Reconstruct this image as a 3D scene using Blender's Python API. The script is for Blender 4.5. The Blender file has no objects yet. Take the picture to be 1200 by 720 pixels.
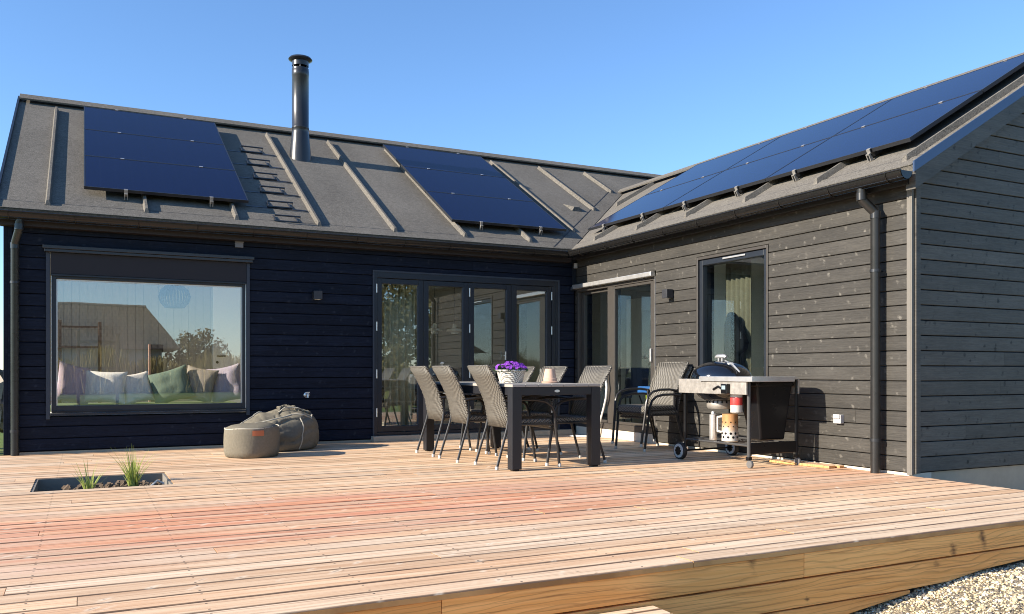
import bpy, bmesh, math, random
import numpy as np
from mathutils import Vector, Matrix, noise as mnoise

random.seed(7)
scene = bpy.context.scene
C = scene.collection
R = math.radians
T30 = math.tan(R(30))
EAVE_Z, OVER = 2.53, 0.13          # roof surface height at the eave line (x or y = -OVER)

# ------------------------------------------------------------------ mesh builder
class MB:
    def __init__(self):
        self.v, self.f = [], []
    def add(self, vs, fs):
        o = len(self.v)
        self.v += [tuple(p) for p in vs]
        self.f += [tuple(i + o for i in f) for f in fs]
        return self
    def box(self, x0, x1, y0, y1, z0, z1):
        if x0 > x1: x0, x1 = x1, x0
        if y0 > y1: y0, y1 = y1, y0
        if z0 > z1: z0, z1 = z1, z0
        vs = [(x0,y0,z0),(x1,y0,z0),(x1,y1,z0),(x0,y1,z0),(x0,y0,z1),(x1,y0,z1),(x1,y1,z1),(x0,y1,z1)]
        return self.add(vs, [(0,3,2,1),(4,5,6,7),(0,1,5,4),(1,2,6,5),(2,3,7,6),(3,0,4,7)])
    def obox(self, c, ax, ay, az, hx, hy, hz):
        c, ax, ay, az = Vector(c), Vector(ax).normalized()*hx, Vector(ay).normalized()*hy, Vector(az).normalized()*hz
        vs = [c+sx*ax+sy*ay+sz*az for sz in (-1,1) for sx,sy in ((-1,-1),(1,-1),(1,1),(-1,1))]
        return self.add(vs, [(0,3,2,1),(4,5,6,7),(0,1,5,4),(1,2,6,5),(2,3,7,6),(3,0,4,7)])
    def prism(self, poly, ext):
        n = len(poly); e = Vector(ext)
        a = [Vector(p) for p in poly]; b = [p + e for p in a]
        nrm = Vector((0,0,0))
        for i in range(n): nrm += a[i].cross(a[(i+1) % n])
        fs = []
        if nrm.dot(e) > 0:
            fs = [tuple(reversed(range(n))), tuple(range(n, 2*n))] + [(i, (i+1)%n, n+(i+1)%n, n+i) for i in range(n)]
        else:
            fs = [tuple(range(n)), tuple(reversed(range(n, 2*n)))] + [((i+1)%n, i, n+i, n+(i+1)%n) for i in range(n)]
        return self.add(a + b, fs)
    def tube(self, path, r, n=10, caps=True, closed=False):
        P = [Vector(p) for p in path]; m = len(P)
        rs = r if isinstance(r, (list, tuple)) else [r]*m
        ref = None; rings = []
        for i in range(m):
            if closed: t = (P[(i+1)%m]-P[i-1]).normalized()
            elif i == 0: t = (P[1]-P[0]).normalized()
            elif i == m-1: t = (P[-1]-P[-2]).normalized()
            else: t = ((P[i+1]-P[i]).normalized()+(P[i]-P[i-1]).normalized()).normalized()
            if ref is None:
                ref = Vector((0,0,1)) if abs(t.z) < .9 else Vector((1,0,0))
            u = (ref - t*ref.dot(t)).normalized(); w = t.cross(u); ref = u
            rings.append([P[i] + rs[i]*(math.cos(2*math.pi*k/n)*u + math.sin(2*math.pi*k/n)*w) for k in range(n)])
        vs = [p for rg in rings for p in rg]; fs = []
        for i in range(m if closed else m-1):
            j = (i+1) % m
            for k in range(n):
                k2 = (k+1) % n
                fs.append((i*n+k, i*n+k2, j*n+k2, j*n+k))
        if caps and not closed:
            fs.append(tuple(reversed(range(n)))); fs.append(tuple(range((m-1)*n, m*n)))
        return self.add(vs, fs)
    def lathe(self, prof, c=(0,0,0), n=24, caps=True):
        cx, cy, cz = c; m = len(prof)
        vs = [(cx+r*math.cos(2*math.pi*k/n), cy+r*math.sin(2*math.pi*k/n), cz+z) for r, z in prof for k in range(n)]
        fs = [(i*n+k, i*n+(k+1)%n, (i+1)*n+(k+1)%n, (i+1)*n+k) for i in range(m-1) for k in range(n)]
        if caps:
            fs.append(tuple(reversed(range(n)))); fs.append(tuple(range((m-1)*n, m*n)))
        return self.add(vs, fs)
    def disc_axis(self, c, axis, prof, n=24):
        """lathe about an arbitrary axis: prof = [(radius, offset along axis)]"""
        axis = Vector(axis).normalized()
        u = axis.orthogonal().normalized(); w = axis.cross(u); c = Vector(c); m = len(prof)
        vs = [c + axis*h + r*(math.cos(2*math.pi*k/n)*u + math.sin(2*math.pi*k/n)*w) for r, h in prof for k in range(n)]
        fs = [(i*n+k, i*n+(k+1)%n, (i+1)*n+(k+1)%n, (i+1)*n+k) for i in range(m-1) for k in range(n)]
        fs += [tuple(reversed(range(n))), tuple(range((m-1)*n, m*n))]
        return self.add(vs, fs)
    def build(self, name, mat, parent=None, bevel=0, smooth=False, angle=35, segs=2):
        me = bpy.data.meshes.new(name)
        me.from_pydata(self.v, [], self.f)
        me.update()
        if mat: me.materials.append(mat)
        if smooth:
            me.polygons.foreach_set('use_smooth', [True]*len(me.polygons))
            me.set_sharp_from_angle(angle=R(angle))
        o = bpy.data.objects.new(name, me); C.objects.link(o)
        if parent: o.parent = parent
        if bevel:
            b = o.modifiers.new('bevel', 'BEVEL'); b.width = bevel; b.segments = segs; b.limit_method = 'ANGLE'; b.angle_limit = R(40)
        return o

def tag(o, label=None, cat=None, group=None, kind=None):
    if label: o['label'] = label
    if cat: o['category'] = cat
    if group: o['group'] = group
    if kind: o['kind'] = kind
    return o
def empty(name, loc=(0,0,0), rz=0, label=None, cat=None, group=None):
    o = bpy.data.objects.new(name, None); C.objects.link(o)
    o.location = loc; o.rotation_euler = (0,0,rz); o.empty_display_size = .1
    return tag(o, label, cat, group)
def kids(o): return [c for c in C.objects if c.parent == o]
def copy_tree(o, parent=None):
    c = o.copy(); C.objects.link(c)
    if parent: c.parent = parent
    for ch in kids(o): copy_tree(ch, c)
    return c

# ------------------------------------------------------------------ node helper
class NT:
    def __init__(self, name):
        self.m = bpy.data.materials.new(name); self.m.use_nodes = True
        self.t = self.m.node_tree; self.n = self.t.nodes; self.l = self.t.links
        self.b = self.n['Principled BSDF']; self.out = self.n['Material Output']
    def node(self, typ, **kw):
        nd = self.n.new(typ)
        for k, v in kw.items():
            if k.startswith('i_'):
                key = k[2:]; key = int(key) if key.isdigit() else key.replace('_', ' ')
                self.put(nd.inputs[key], v)
            else: setattr(nd, k, v)
        return nd
    def put(self, sock, v):
        if isinstance(v, bpy.types.NodeSocket): self.l.new(v, sock)
        elif v is not None: sock.default_value = v
    def math(self, op, a, b=None, c=None, clamp=False):
        nd = self.n.new('ShaderNodeMath'); nd.operation = op; nd.use_clamp = clamp
        for i, v in enumerate((a, b, c)):
            if v is not None: self.put(nd.inputs[i], v)
        return nd.outputs[0]
    def mix(self, fac, a, b, blend='MIX'):
        nd = self.n.new('ShaderNodeMix'); nd.data_type = 'RGBA'; nd.blend_type = blend
        self.put(nd.inputs[0], fac)
        for s, v in ((nd.inputs[6], a), (nd.inputs[7], b)):
            self.put(s, v if isinstance(v, bpy.types.NodeSocket) else (*v, 1))
        return nd.outputs[2]
    def sep(self, v):
        nd = self.n.new('ShaderNodeSeparateXYZ'); self.l.new(v, nd.inputs[0]); return nd.outputs
    def comb(self, x, y, z):
        nd = self.n.new('ShaderNodeCombineXYZ')
        for i, v in enumerate((x, y, z)): self.put(nd.inputs[i], v)
        return nd.outputs[0]
    def obj(self): return self.node('ShaderNodeTexCoord').outputs['Object']
    def island(self): return self.node('ShaderNodeNewGeometry').outputs['Random Per Island']
    def noise(self, vec, scale, detail=3, rough=.5, dist=0):
        nd = self.node('ShaderNodeTexNoise'); self.l.new(vec, nd.inputs['Vector'])
        nd.inputs['Scale'].default_value = scale; nd.inputs['Detail'].default_value = detail
        nd.inputs['Roughness'].default_value = rough; nd.inputs['Distortion'].default_value = dist
        return nd.outputs[0]
    def smooth(self, v, a, b, lo=0., hi=1.):
        nd = self.node('ShaderNodeMapRange', interpolation_type='SMOOTHSTEP'); self.l.new(v, nd.inputs[0])
        for i, x in enumerate((a, b, lo, hi)): nd.inputs[i+1].default_value = x
        return nd.outputs[0]
    def bump(self, h, strength=.3, dist=.01):
        nd = self.node('ShaderNodeBump'); self.l.new(h, nd.inputs['Height'])
        nd.inputs['Strength'].default_value = strength; nd.inputs['Distance'].default_value = dist
        self.l.new(nd.outputs[0], self.b.inputs['Normal'])
    def set(self, col=None, rough=None, metal=None, spec=None, coat=None):
        if col is not None: self.put(self.b.inputs['Base Color'], col if isinstance(col, bpy.types.NodeSocket) else (*col, 1))
        if rough is not None: self.put(self.b.inputs['Roughness'], rough)
        if metal is not None: self.put(self.b.inputs['Metallic'], metal)
        if spec is not None: self.put(self.b.inputs['Specular IOR Level'], spec)
        if coat is not None: self.put(self.b.inputs['Coat Weight'], coat)
        return self.m

def simple(name, col, rough=.5, metal=0, spec=.5, var=.12, scale=14, bump=0, coat=None):
    """paint / plastic / metal with slight tonal variation so that nothing is perfectly even"""
    t = NT(name); n = t.noise(t.obj(), scale, 4, .6)
    f = t.math('MULTIPLY_ADD', n, 2*var, 1-var)
    c = t.mix(1., col, t.comb(f, f, f), 'MULTIPLY')
    r = t.math('MULTIPLY_ADD', n, .16, rough-.08, clamp=True)
    t.set(c, r, metal, spec, coat)
    if bump: t.bump(n, bump, .01)
    return t.m

def siding_mat(name, axis, dark, light, knot, knot_amt, rough=.6, spec=.35):
    t = NT(name); s = t.sep(t.obj()); isl = t.island()
    a = s[0] if axis == 'x' else s[1]
    w = t.math('MULTIPLY', isl, 37.)
    al = t.math('ADD', a, w)
    grain = t.noise(t.comb(t.math('MULTIPLY', al, 3.), w, t.math('MULTIPLY', s[2], 85.)), 1., 4, .6)
    blot = t.noise(t.comb(t.math('MULTIPLY', al, 1.3), w, t.math('MULTIPLY', s[2], 5.)), 1.6, 3, .6)
    fineg = t.noise(t.comb(t.math('MULTIPLY', al, 14.), w, t.math('MULTIPLY', s[2], 160.)), 1., 3, .7)
    col = t.mix(t.smooth(t.math('MULTIPLY_ADD', fineg, .6, t.math('MULTIPLY', grain, .5)), .36, .72), dark, light)
    f = t.math('MULTIPLY_ADD', isl, .3, .85)
    f = t.math('MULTIPLY', f, t.math('MULTIPLY_ADD', blot, .9, .55))
    col = t.mix(1., col, t.comb(f, f, f), 'MULTIPLY')
    # knots: irregular worn patches round branch knots, some streaked diagonally
    sk = t.math('SUBTRACT', al, t.math('MULTIPLY', s[2], .35))
    kv = t.comb(t.math('MULTIPLY', sk, 10.), w, t.math('MULTIPLY', t.math('ADD', s[2], t.math('MULTIPLY', al, .35)), 7.))
    vo = t.node('ShaderNodeTexVoronoi'); t.l.new(kv, vo.inputs['Vector']); vo.inputs['Scale'].default_value = 1.35; vo.inputs['Randomness'].default_value = 1.
    wob = t.noise(t.comb(t.math('MULTIPLY', al, 24.), w, t.math('MULTIPLY', s[2], 40.)), 1., 3, .6)
    d = t.math('ADD', vo.outputs['Distance'], t.math('MULTIPLY_ADD', wob, 1.0, -.48))
    km = t.smooth(d, .0, .30, 1., 0.)
    pick = t.math('POWER', t.sep(vo.outputs['Color'])[0], .9)
    km = t.math('MULTIPLY', t.math('MULTIPLY', km, pick), knot_amt)
    col = t.mix(km, col, knot)
    t.set(col, rough, 0, spec)
    t.bump(grain, .35, .006)
    return t.m

def deck_mat(name, top=True):
    t = NT(name); s = t.sep(t.obj()); isl = t.island()
    w = t.math('MULTIPLY', isl, 53.)
    al = t.math('ADD', s[0], w)
    v = s[1] if top else s[2]
    grain = t.noise(t.comb(t.math('MULTIPLY', al, 1.6), t.math('MULTIPLY', v, 75.), w), 1., 5, .6, .4)
    streak = t.noise(t.comb(t.math('MULTIPLY', al, .9), t.math('MULTIPLY', v, 22.), w), 1., 3, .55, .6)
    if top:
        pale, mid, dk = (.79,.59,.40), (.63,.42,.26), (.30,.18,.105)
    else:
        pale, mid, dk = (.94,.51,.175), (.80,.385,.11), (.34,.15,.045)
    col = t.mix(t.smooth(streak, .32, .68), mid, pale)
    col = t.mix(t.smooth(grain, .50, .74, 0., .9), col, dk)
    if not top:      # growth rings, flaring round the knots
        rv = t.math('MULTIPLY_ADD', t.noise(t.comb(t.math('MULTIPLY', al, 1.1), t.math('MULTIPLY', v, 5.), w), 1., 3, .5), 7., t.math('MULTIPLY', v, 38.))
        rings = t.math('FRACT', rv)
        col = t.mix(t.math('MULTIPLY', t.smooth(rings, .68, .99), .38), col, (.26,.115,.035))
    f = t.math('MULTIPLY_ADD', isl, .24, .86) if top else t.math('MULTIPLY_ADD', isl, .34, .78)
    g = t.math('MULTIPLY_ADD', t.math('FRACT', t.math('MULTIPLY', isl, 17.3)), .14, .90)
    col = t.mix(1., col, t.comb(f, t.math('MULTIPLY', f, g), t.math('MULTIPLY', f, t.math('MULTIPLY', g, g))), 'MULTIPLY')
    if top:
        # weathered silvery patches, elongated along the boards
        wx = t.noise(t.comb(t.math('MULTIPLY', al, .55), t.math('MULTIPLY', v, 9.), w), 1.7, 4, .6)
        col = t.mix(t.smooth(wx, .52, .74, 0., .5), col, (.80,.62,.42))
        # band of reddish stain across the middle of the deck
        edge = t.noise(t.comb(t.math('MULTIPLY', s[0], .55), t.math('MULTIPLY', s[1], 1.3), 0.), 1., 3, .6)
        yc = t.math('ADD', s[1], t.math('MULTIPLY_ADD', edge, 1.6, 4.25))
        band = t.smooth(t.math('ABSOLUTE', yc), .25, 1.25, 1., 0.)
        fine = t.noise(t.comb(t.math('MULTIPLY', al, .7), t.math('MULTIPLY', v, 16.), w), 1., 3, .5)
        band = t.math('MULTIPLY', band, t.smooth(fine, .32, .62, .25, 1.))
        patch = t.smooth(t.noise(t.comb(t.math('MULTIPLY', s[0], .38), t.math('MULTIPLY', s[1], .25), 3.), 1., 2, .5), .32, .6, .6, .95)
        band = t.math('MULTIPLY', band, t.math('MULTIPLY_ADD', t.math('FRACT', t.math('MULTIPLY', isl, 7.7)), .5, .55))
        band = t.math('MULTIPLY', band, t.smooth(s[0], -4.2, -1.2, 1., .35))
        col = t.mix(t.math('MULTIPLY', band, patch), col, (.60,.16,.07))
        # darker lines along the board edges
        fr = t.math('ABSOLUTE', t.math('SUBTRACT', t.math('FRACT', t.math('MULTIPLY_ADD', s[1], 1/.145, 7.11/.145)), .4793))
        en = t.noise(t.comb(t.math('MULTIPLY', al, 2.5), t.math('MULTIPLY', v, 30.), w), 1., 3, .6)
        eg = t.smooth(t.math('ADD', fr, t.math('MULTIPLY_ADD', en, .10, -.05)), .395, .475)
        col = t.mix(t.math('MULTIPLY', eg, .95), col, (.11,.065,.042))
    # knots
    kx, ky = (9., 3.2) if top else (7., 2.6)
    vo = t.node('ShaderNodeTexVoronoi')
    sk = t.math('SUBTRACT', al, v) if top else t.math('ADD', al, t.math('MULTIPLY', v, .35))
    sk2 = t.math('ADD', al, v) if top else v
    t.l.new(t.comb(t.math('MULTIPLY', sk, kx), t.math('MULTIPLY', sk2, ky), w), vo.inputs['Vector'])
    vo.inputs['Scale'].default_value = 1.
    wob = t.noise(t.comb(t.math('MULTIPLY', al, 14.), t.math('MULTIPLY', v, 45.), w), 1., 3, .6)
    d = t.math('ADD', vo.outputs['Distance'], t.math('MULTIPLY_ADD', wob, .45, -.20))
    pick = t.smooth(t.sep(vo.outputs['Color'])[1], .30, .80) if top else t.smooth(t.sep(vo.outputs['Color'])[1], .5, .6)
    halo = t.math('MULTIPLY', t.smooth(d, .02, .30, 1., 0.), pick)
    core = t.math('MULTIPLY', t.smooth(d, .0, .13, 1., 0.), t.smooth(t.sep(vo.outputs['Color'])[2], .35, .6))
    if top:
        col = t.mix(t.math('MULTIPLY', halo, .6), col, (.86,.74,.57))
        col = t.mix(t.math('MULTIPLY', core, .7), col, (.22,.14,.085))
        # screw heads in pairs over the joists
        sx = t.math('MULTIPLY', t.math('SUBTRACT', t.math('FRACT', t.math('MULTIPLY', s[0], 1/.6)), .5), .6)
        by = t.math('MULTIPLY', t.math('FRACT', t.math('MULTIPLY_ADD', s[1], 1/.145, 7.11/.145)), .145)
        sy = t.math('SUBTRACT', t.math('ABSOLUTE', t.math('SUBTRACT', by, .069)), .044)
        sr = t.math('ADD', t.math('MULTIPLY', sx, sx), t.math('MULTIPLY', sy, sy))
        col = t.mix(t.math('LESS_THAN', sr, .0055**2), col, (.10,.075,.055))
        nz = t.sep(t.node('ShaderNodeNewGeometry').outputs['True Normal'])[2]
        sd = t.mix(t.smooth(grain, .4, .7), (.62,.34,.13), (.34,.17,.06))
        col = t.mix(t.smooth(nz, .35, .6, 1., 0.), col, sd)       # sawn edges keep their raw colour
    else:
        col = t.mix(t.math('MULTIPLY', halo, .85), col, (.20,.085,.03))
        col = t.mix(t.math('MULTIPLY', core, .9), col, (.075,.035,.018))
    t.set(col, .62, 0, .3)
    t.bump(grain, .35, .004)
    return t.m

def felt_mat():
    t = NT('roofing_felt'); o = t.obj(); s = t.sep(o)
    gr = t.noise(o, 85., 2, .8)
    med = t.noise(o, 22., 3, .7)
    big = t.noise(t.comb(s[0], t.math('MULTIPLY', s[1], .35), s[2]), 1.2, 3, .6)
    f = t.math('ADD', t.math('MULTIPLY_ADD', gr, 1.7, -.17), t.math('ADD', t.math('MULTIPLY_ADD', big, .45, -.22), t.math('MULTIPLY_ADD', med, .7, -.25)))
    c = t.mix(1., (.178,.163,.140), t.comb(f, f, f), 'MULTIPLY')
    t.set(c, .95, 0, .12); t.bump(gr, .6, .004)
    return t.m

def wicker_mat(name, base, dark, per=.02):
    t = NT(name); s = t.sep(t.obj())
    k = 2*math.pi/per
    u = t.math('SINE', t.math('MULTIPLY', t.math('ADD', s[1], t.math('MULTIPLY', s[0], .9)), k))
    v = t.math('SINE', t.math('MULTIPLY', t.math('ADD', s[2], t.math('MULTIPLY', s[0], .25)), k))
    p = t.math('MULTIPLY', u, v)
    m = t.smooth(p, -.55, .45)
    n = t.noise(t.obj(), 35., 3)
    c = t.mix(m, dark, base)
    f = t.math('MULTIPLY_ADD', n, .5, .75)
    c = t.mix(1., c, t.comb(f, f, f), 'MULTIPLY')
    t.set(c, .5, 0, .4); t.bump(p, .5, .004)
    return t.m

def glass_mat(name, base=.10, tint=(.93,.97,.95), refl=(.95,.98,1.)):
    t = NT(name); t.n.remove(t.b)
    fr = t.node('ShaderNodeFresnel'); fr.inputs[0].default_value = 1.5
    wv = t.noise(t.obj(), 1.1, 1)
    bp = t.node('ShaderNodeBump'); t.l.new(wv, bp.inputs['Height']); bp.inputs['Strength'].default_value = .04; bp.inputs['Distance'].default_value = .02
    bf = t.node('ShaderNodeNewGeometry').outputs['Backfacing']
    fac = t.math('ADD', t.math('MULTIPLY', t.math('SUBTRACT', 1., bf), t.math('ADD', fr.outputs[0], base)), t.math('MULTIPLY', bf, .03), clamp=True)
    tr = t.node('ShaderNodeBsdfTransparent'); tr.inputs[0].default_value = (*tint, 1)
    gl = t.node('ShaderNodeBsdfGlossy'); gl.inputs['Roughness'].default_value = 0; gl.inputs[0].default_value = (*refl, 1)
    t.l.new(bp.outputs[0], gl.inputs['Normal'])
    mx = t.node('ShaderNodeMixShader'); t.l.new(fac, mx.inputs[0]); t.l.new(tr.outputs[0], mx.inputs[1]); t.l.new(gl.outputs[0], mx.inputs[2])
    t.l.new(mx.outputs[0], t.out.inputs['Surface'])
    return t.m

def leaf_mat(name, a, b, trans=.3):
    t = NT(name); isl = t.island()
    n = t.noise(t.obj(), .8, 3)
    c = t.mix(t.math('MULTIPLY_ADD', isl, .6, t.math('MULTIPLY', n, .4)), a, b)
    t.set(c, .6, 0, .3)
    tl = t.node('ShaderNodeBsdfTranslucent'); t.l.new(c, tl.inputs[0])
    mx = t.node('ShaderNodeMixShader'); mx.inputs[0].default_value = trans
    t.l.new(t.b.outputs[0], mx.inputs[1]); t.l.new(tl.outputs[0], mx.inputs[2]); t.l.new(mx.outputs[0], t.out.inputs['Surface'])
    return t.m

M = {}
M['siding_back'] = siding_mat('black_siding_shade_tone', 'x', (.0035,.006,.0135), (.011,.016,.031), (.030,.036,.050), .8, .5, .12)  # navy shade of the back facade is put into these siding tones
M['siding_right'] = siding_mat('black_siding_sunlit_tone', 'y', (.029,.0265,.0225), (.051,.0465,.0395), (.15,.138,.117), .9)  # same siding, with the sunlit wall's warmer, lighter look in its colour
M['siding_gable'] = siding_mat('gable_siding', 'x', (.062,.056,.048), (.098,.090,.077), (.012,.011,.010), 1.)  # same siding again, the gable's paler shade put into its colour
M['backing'] = simple('dark_backing', (.006,.006,.007), .9, spec=.1)
M['deck'] = deck_mat('deck_boards')
M['fascia'] = deck_mat('fascia_boards', False)
M['felt'] = felt_mat()
M['dark_metal'] = simple('black_coated_steel', (.022,.023,.026), .32, .0, .5)
M['gutter'] = simple('dark_steel_gutter', (.014,.0135,.013), .24, .2, .5)
M['verge'] = simple('verge_flashing', (.06,.085,.14), .35, .5, .5)  # blue of the reflected sky is put into the base colour
M['frame'] = simple('dark_window_frame', (.013,.017,.024), .38, 0, .45)
M['frame_sun'] = simple('dark_frame_sunlit_tone', (.050,.044,.038), .42, 0, .45)  # sunlit copy of the dark frame, warm light put into its colour
M['trim'] = simple('grey_trim', (.040,.050,.066), .5, 0, .3)
M['blind'] = simple('charcoal_blind_fabric', (.030,.031,.036), .85, 0, .2)
M['alu'] = simple('brushed_aluminium', (.72,.70,.67), .34, .75, .5)
M['steel'] = simple('worn_steel', (.40,.37,.33), .48, .55, .5, var=.5, scale=22)
M['white'] = simple('white_paint', (.78,.78,.76), .5)
M['concrete'] = simple('pale_concrete', (.44,.365,.27), .9, 0, .2, var=.25, scale=5, bump=.15)
M['concrete_light'] = simple('cream_concrete', (.62,.55,.44), .85, 0, .2, var=.15, scale=6)
M['glass'] = glass_mat('window_glass', .22, (1,1,1))
M['glass_door'] = glass_mat('door_glass', .20, (.90,.95,.93))
M['wicker'] = wicker_mat('grey_wicker', (.175,.16,.133), (.020,.018,.015), .026)
M['tube'] = simple('dark_chair_tube', (.028,.027,.027), .38, .3, .5)
M['cap'] = simple('pale_foot_cap', (.55,.53,.49), .45)
M['table_black'] = simple('black_table_wood', (.013,.013,.016), .42, 0, .45)
M['table_top'] = simple('grey_table_top', (.36,.33,.285), .4, 0, .5)
M['enamel'] = simple('black_enamel', (.006,.007,.010), .07, 0, .7, var=.05, coat=.6)
M['plastic'] = simple('black_plastic', (.006,.006,.007), .3, 0, .28, var=.05)
M['leg_grey'] = simple('grey_painted_leg', (.07,.068,.066), .4, .3); M['rubber_grey'] = simple('grey_rubber', (.12,.115,.11), .6); M['rubber'] = simple('rubber_tyre', (.016,.016,.016), .65)
M['grey_plastic'] = simple('grey_plastic', (.42,.41,.40), .5)
M['canvas'] = simple('taupe_canvas', (.165,.146,.11), .92, 0, .15, var=.25, scale=45, bump=.3)
M['piping'] = simple('cream_piping', (.42,.38,.30), .8)
M['leather'] = simple('tan_leather', (.42,.12,.045), .5)
M['terracotta'] = simple('pale_terracotta', (.56,.37,.27), .85, var=.2, scale=20)
M['basket'] = wicker_mat('whitewashed_basket', (.72,.68,.60), (.20,.18,.15), .026)
M['soil'] = simple('dark_soil', (.12,.088,.062), .95, 0, .1, var=.5, scale=30, bump=.5)
M['liner'] = simple('grey_planter_liner', (.19,.17,.14), .8)
M['grass_blade'] = leaf_mat('grass_blades', (.19,.27,.04), (.50,.52,.16), .35)
M['petal'] = leaf_mat('purple_petals', (.16,.025,.36), (.40,.10,.62), .3)
M['flower_leaf'] = leaf_mat('flower_leaves', (.03,.07,.02), (.07,.12,.03), .2)
M['panel'] = None; M['hook'] = simple('galvanised_hook', (.38,.36,.33), .45, .6, .5)
M['red'] = simple('red_tin', (.55,.05,.045), .35)
M['blue'] = simple('blue_plastic', (.06,.20,.62), .35)
M['yellow'] = simple('yellow_plastic', (.62,.66,.06), .4)
M['int_white'] = simple('interior_white_paint', (.84,.83,.79), .7, var=.04)
M['int_beige'] = simple('interior_beige_board', (.40,.345,.27), .85, var=.2, scale=8)
M['int_floor'] = simple('interior_oak_floor', (.44,.37,.29), .5, var=.2, scale=4)
M['curtain'] = simple('cream_curtain', (.66,.60,.47), .9)
M['navy'] = simple('navy_cloth', (.025,.045,.11), .8)
M['black_cloth'] = simple('black_cloth', (.006,.006,.008), .9, spec=.15)

def panel_mat():
    t = NT('solar_glass'); s = t.sep(t.obj())
    gx = t.math('ABSOLUTE', t.math('SUBTRACT', t.math('FRACT', t.math('MULTIPLY', s[0], 6.)), .5))
    ln = t.smooth(gx, .485, .5)
    n = t.noise(t.obj(), 2.5, 3)
    c = t.mix(t.math('MULTIPLY', ln, .25), (.005,.008,.034), (.03,.04,.08))
    t.b.inputs['IOR'].default_value = 1.22
    t.set(c, t.math('MULTIPLY_ADD', n, .05, .05), 0, .5); t.b.inputs['Coat Weight'].default_value = .0; t.b.inputs['Coat Roughness'].default_value = .03
    return t.m
M['panel'] = panel_mat()

# ------------------------------------------------------------------ ground
def h_ground(x, y):
    """height of the ground; deck level is 0"""
    base = -.56
    k = 1/(1+math.exp(max(-60, min(60, -(x+2.62)*2.6))))           # the gravel rises to the right along the deck front
    h = base + k*.305
    if y > -6.5: h = h*1.0
    far = max(0., min(1., (abs(x)+abs(y+4)-14)/20))
    h = h*(1-far) + (-.20)*far
    return h
t = NT('lawn_grass')
o_ = t.obj(); n1 = t.noise(o_, .35, 4); n2 = t.noise(o_, 9., 3, .7)
c_ = t.mix(t.smooth(n1, .3, .7), (.10,.15,.03), (.19,.20,.06)); f_ = t.math('MULTIPLY_ADD', n2, .8, .6)
t.set(t.mix(1., c_, t.comb(f_, f_, f_), 'MULTIPLY'), .9, 0, .15); t.bump(n2, .6, .03); M['lawn'] = t.m
t = NT('gravel_ground'); o_ = t.obj()
vo = t.node('ShaderNodeTexVoronoi'); t.l.new(o_, vo.inputs['Vector']); vo.inputs['Scale'].default_value = 70.
n1 = t.noise(o_, 40., 3, .7)
c_ = t.mix(t.smooth(vo.outputs['Distance'], .1, .6), (.56,.48,.34), (.22,.18,.12))
f_ = t.math('MULTIPLY_ADD', n1, .9, .5)
t.set(t.mix(1., c_, t.comb(f_, f_, f_), 'MULTIPLY'), .95, 0, .15); t.bump(vo.outputs['Distance'], .8, .01); M['gravel'] = t.m

def grid(name, x0, x1, y0, y1, nx, ny, hf, mat, kind='structure'):
    xs = np.linspace(x0, x1, nx); ys = np.linspace(y0, y1, ny)
    vs = [(x, y, hf(x, y)) for y in ys for x in xs]
    fs = [(j*nx+i, j*nx+i+1, (j+1)*nx+i+1, (j+1)*nx+i) for j in range(ny-1) for i in range(nx-1)]
    mb = MB(); mb.v = vs; mb.f = fs
    o = mb.build(name, mat, smooth=True, angle=180); o['kind'] = kind
    return o
# the lawn is one sheet to the horizon, with a finer middle
xs = sorted(set([-900,-400,-200,-100,-60,-40,-25] + [round(v,2) for v in np.arange(-16, 12.1, .5)] + [20,40,60,100,200,400,900]))
ys = sorted(set([-900,-400,-200,-100,-60,-40,-25] + [round(v,2) for v in np.arange(-16, 8.1, .5)] + [20,40,60,100,200,400,900]))
mb = MB(); nx = len(xs)
mb.v = [(x, y, h_ground(x, y)-.05) for y in ys for x in xs]
mb.f = [(j*nx+i, j*nx+i+1, (j+1)*nx+i+1, (j+1)*nx+i) for j in range(len(ys)-1) for i in range(nx-1)]
tag(mb.build('lawn', M['lawn'], smooth=True, angle=180), kind='structure')
def hg(x, y):
    return h_ground(x, y) + .012*mnoise.noise(Vector((x*3, y*3, 0))) + .006*mnoise.noise(Vector((x*11, y*11, 3)))
grid('gravel_path', -9, 8, -12.5, -5.2, 171, 75, lambda x, y: hg(x, y), M['gravel'])

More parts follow.
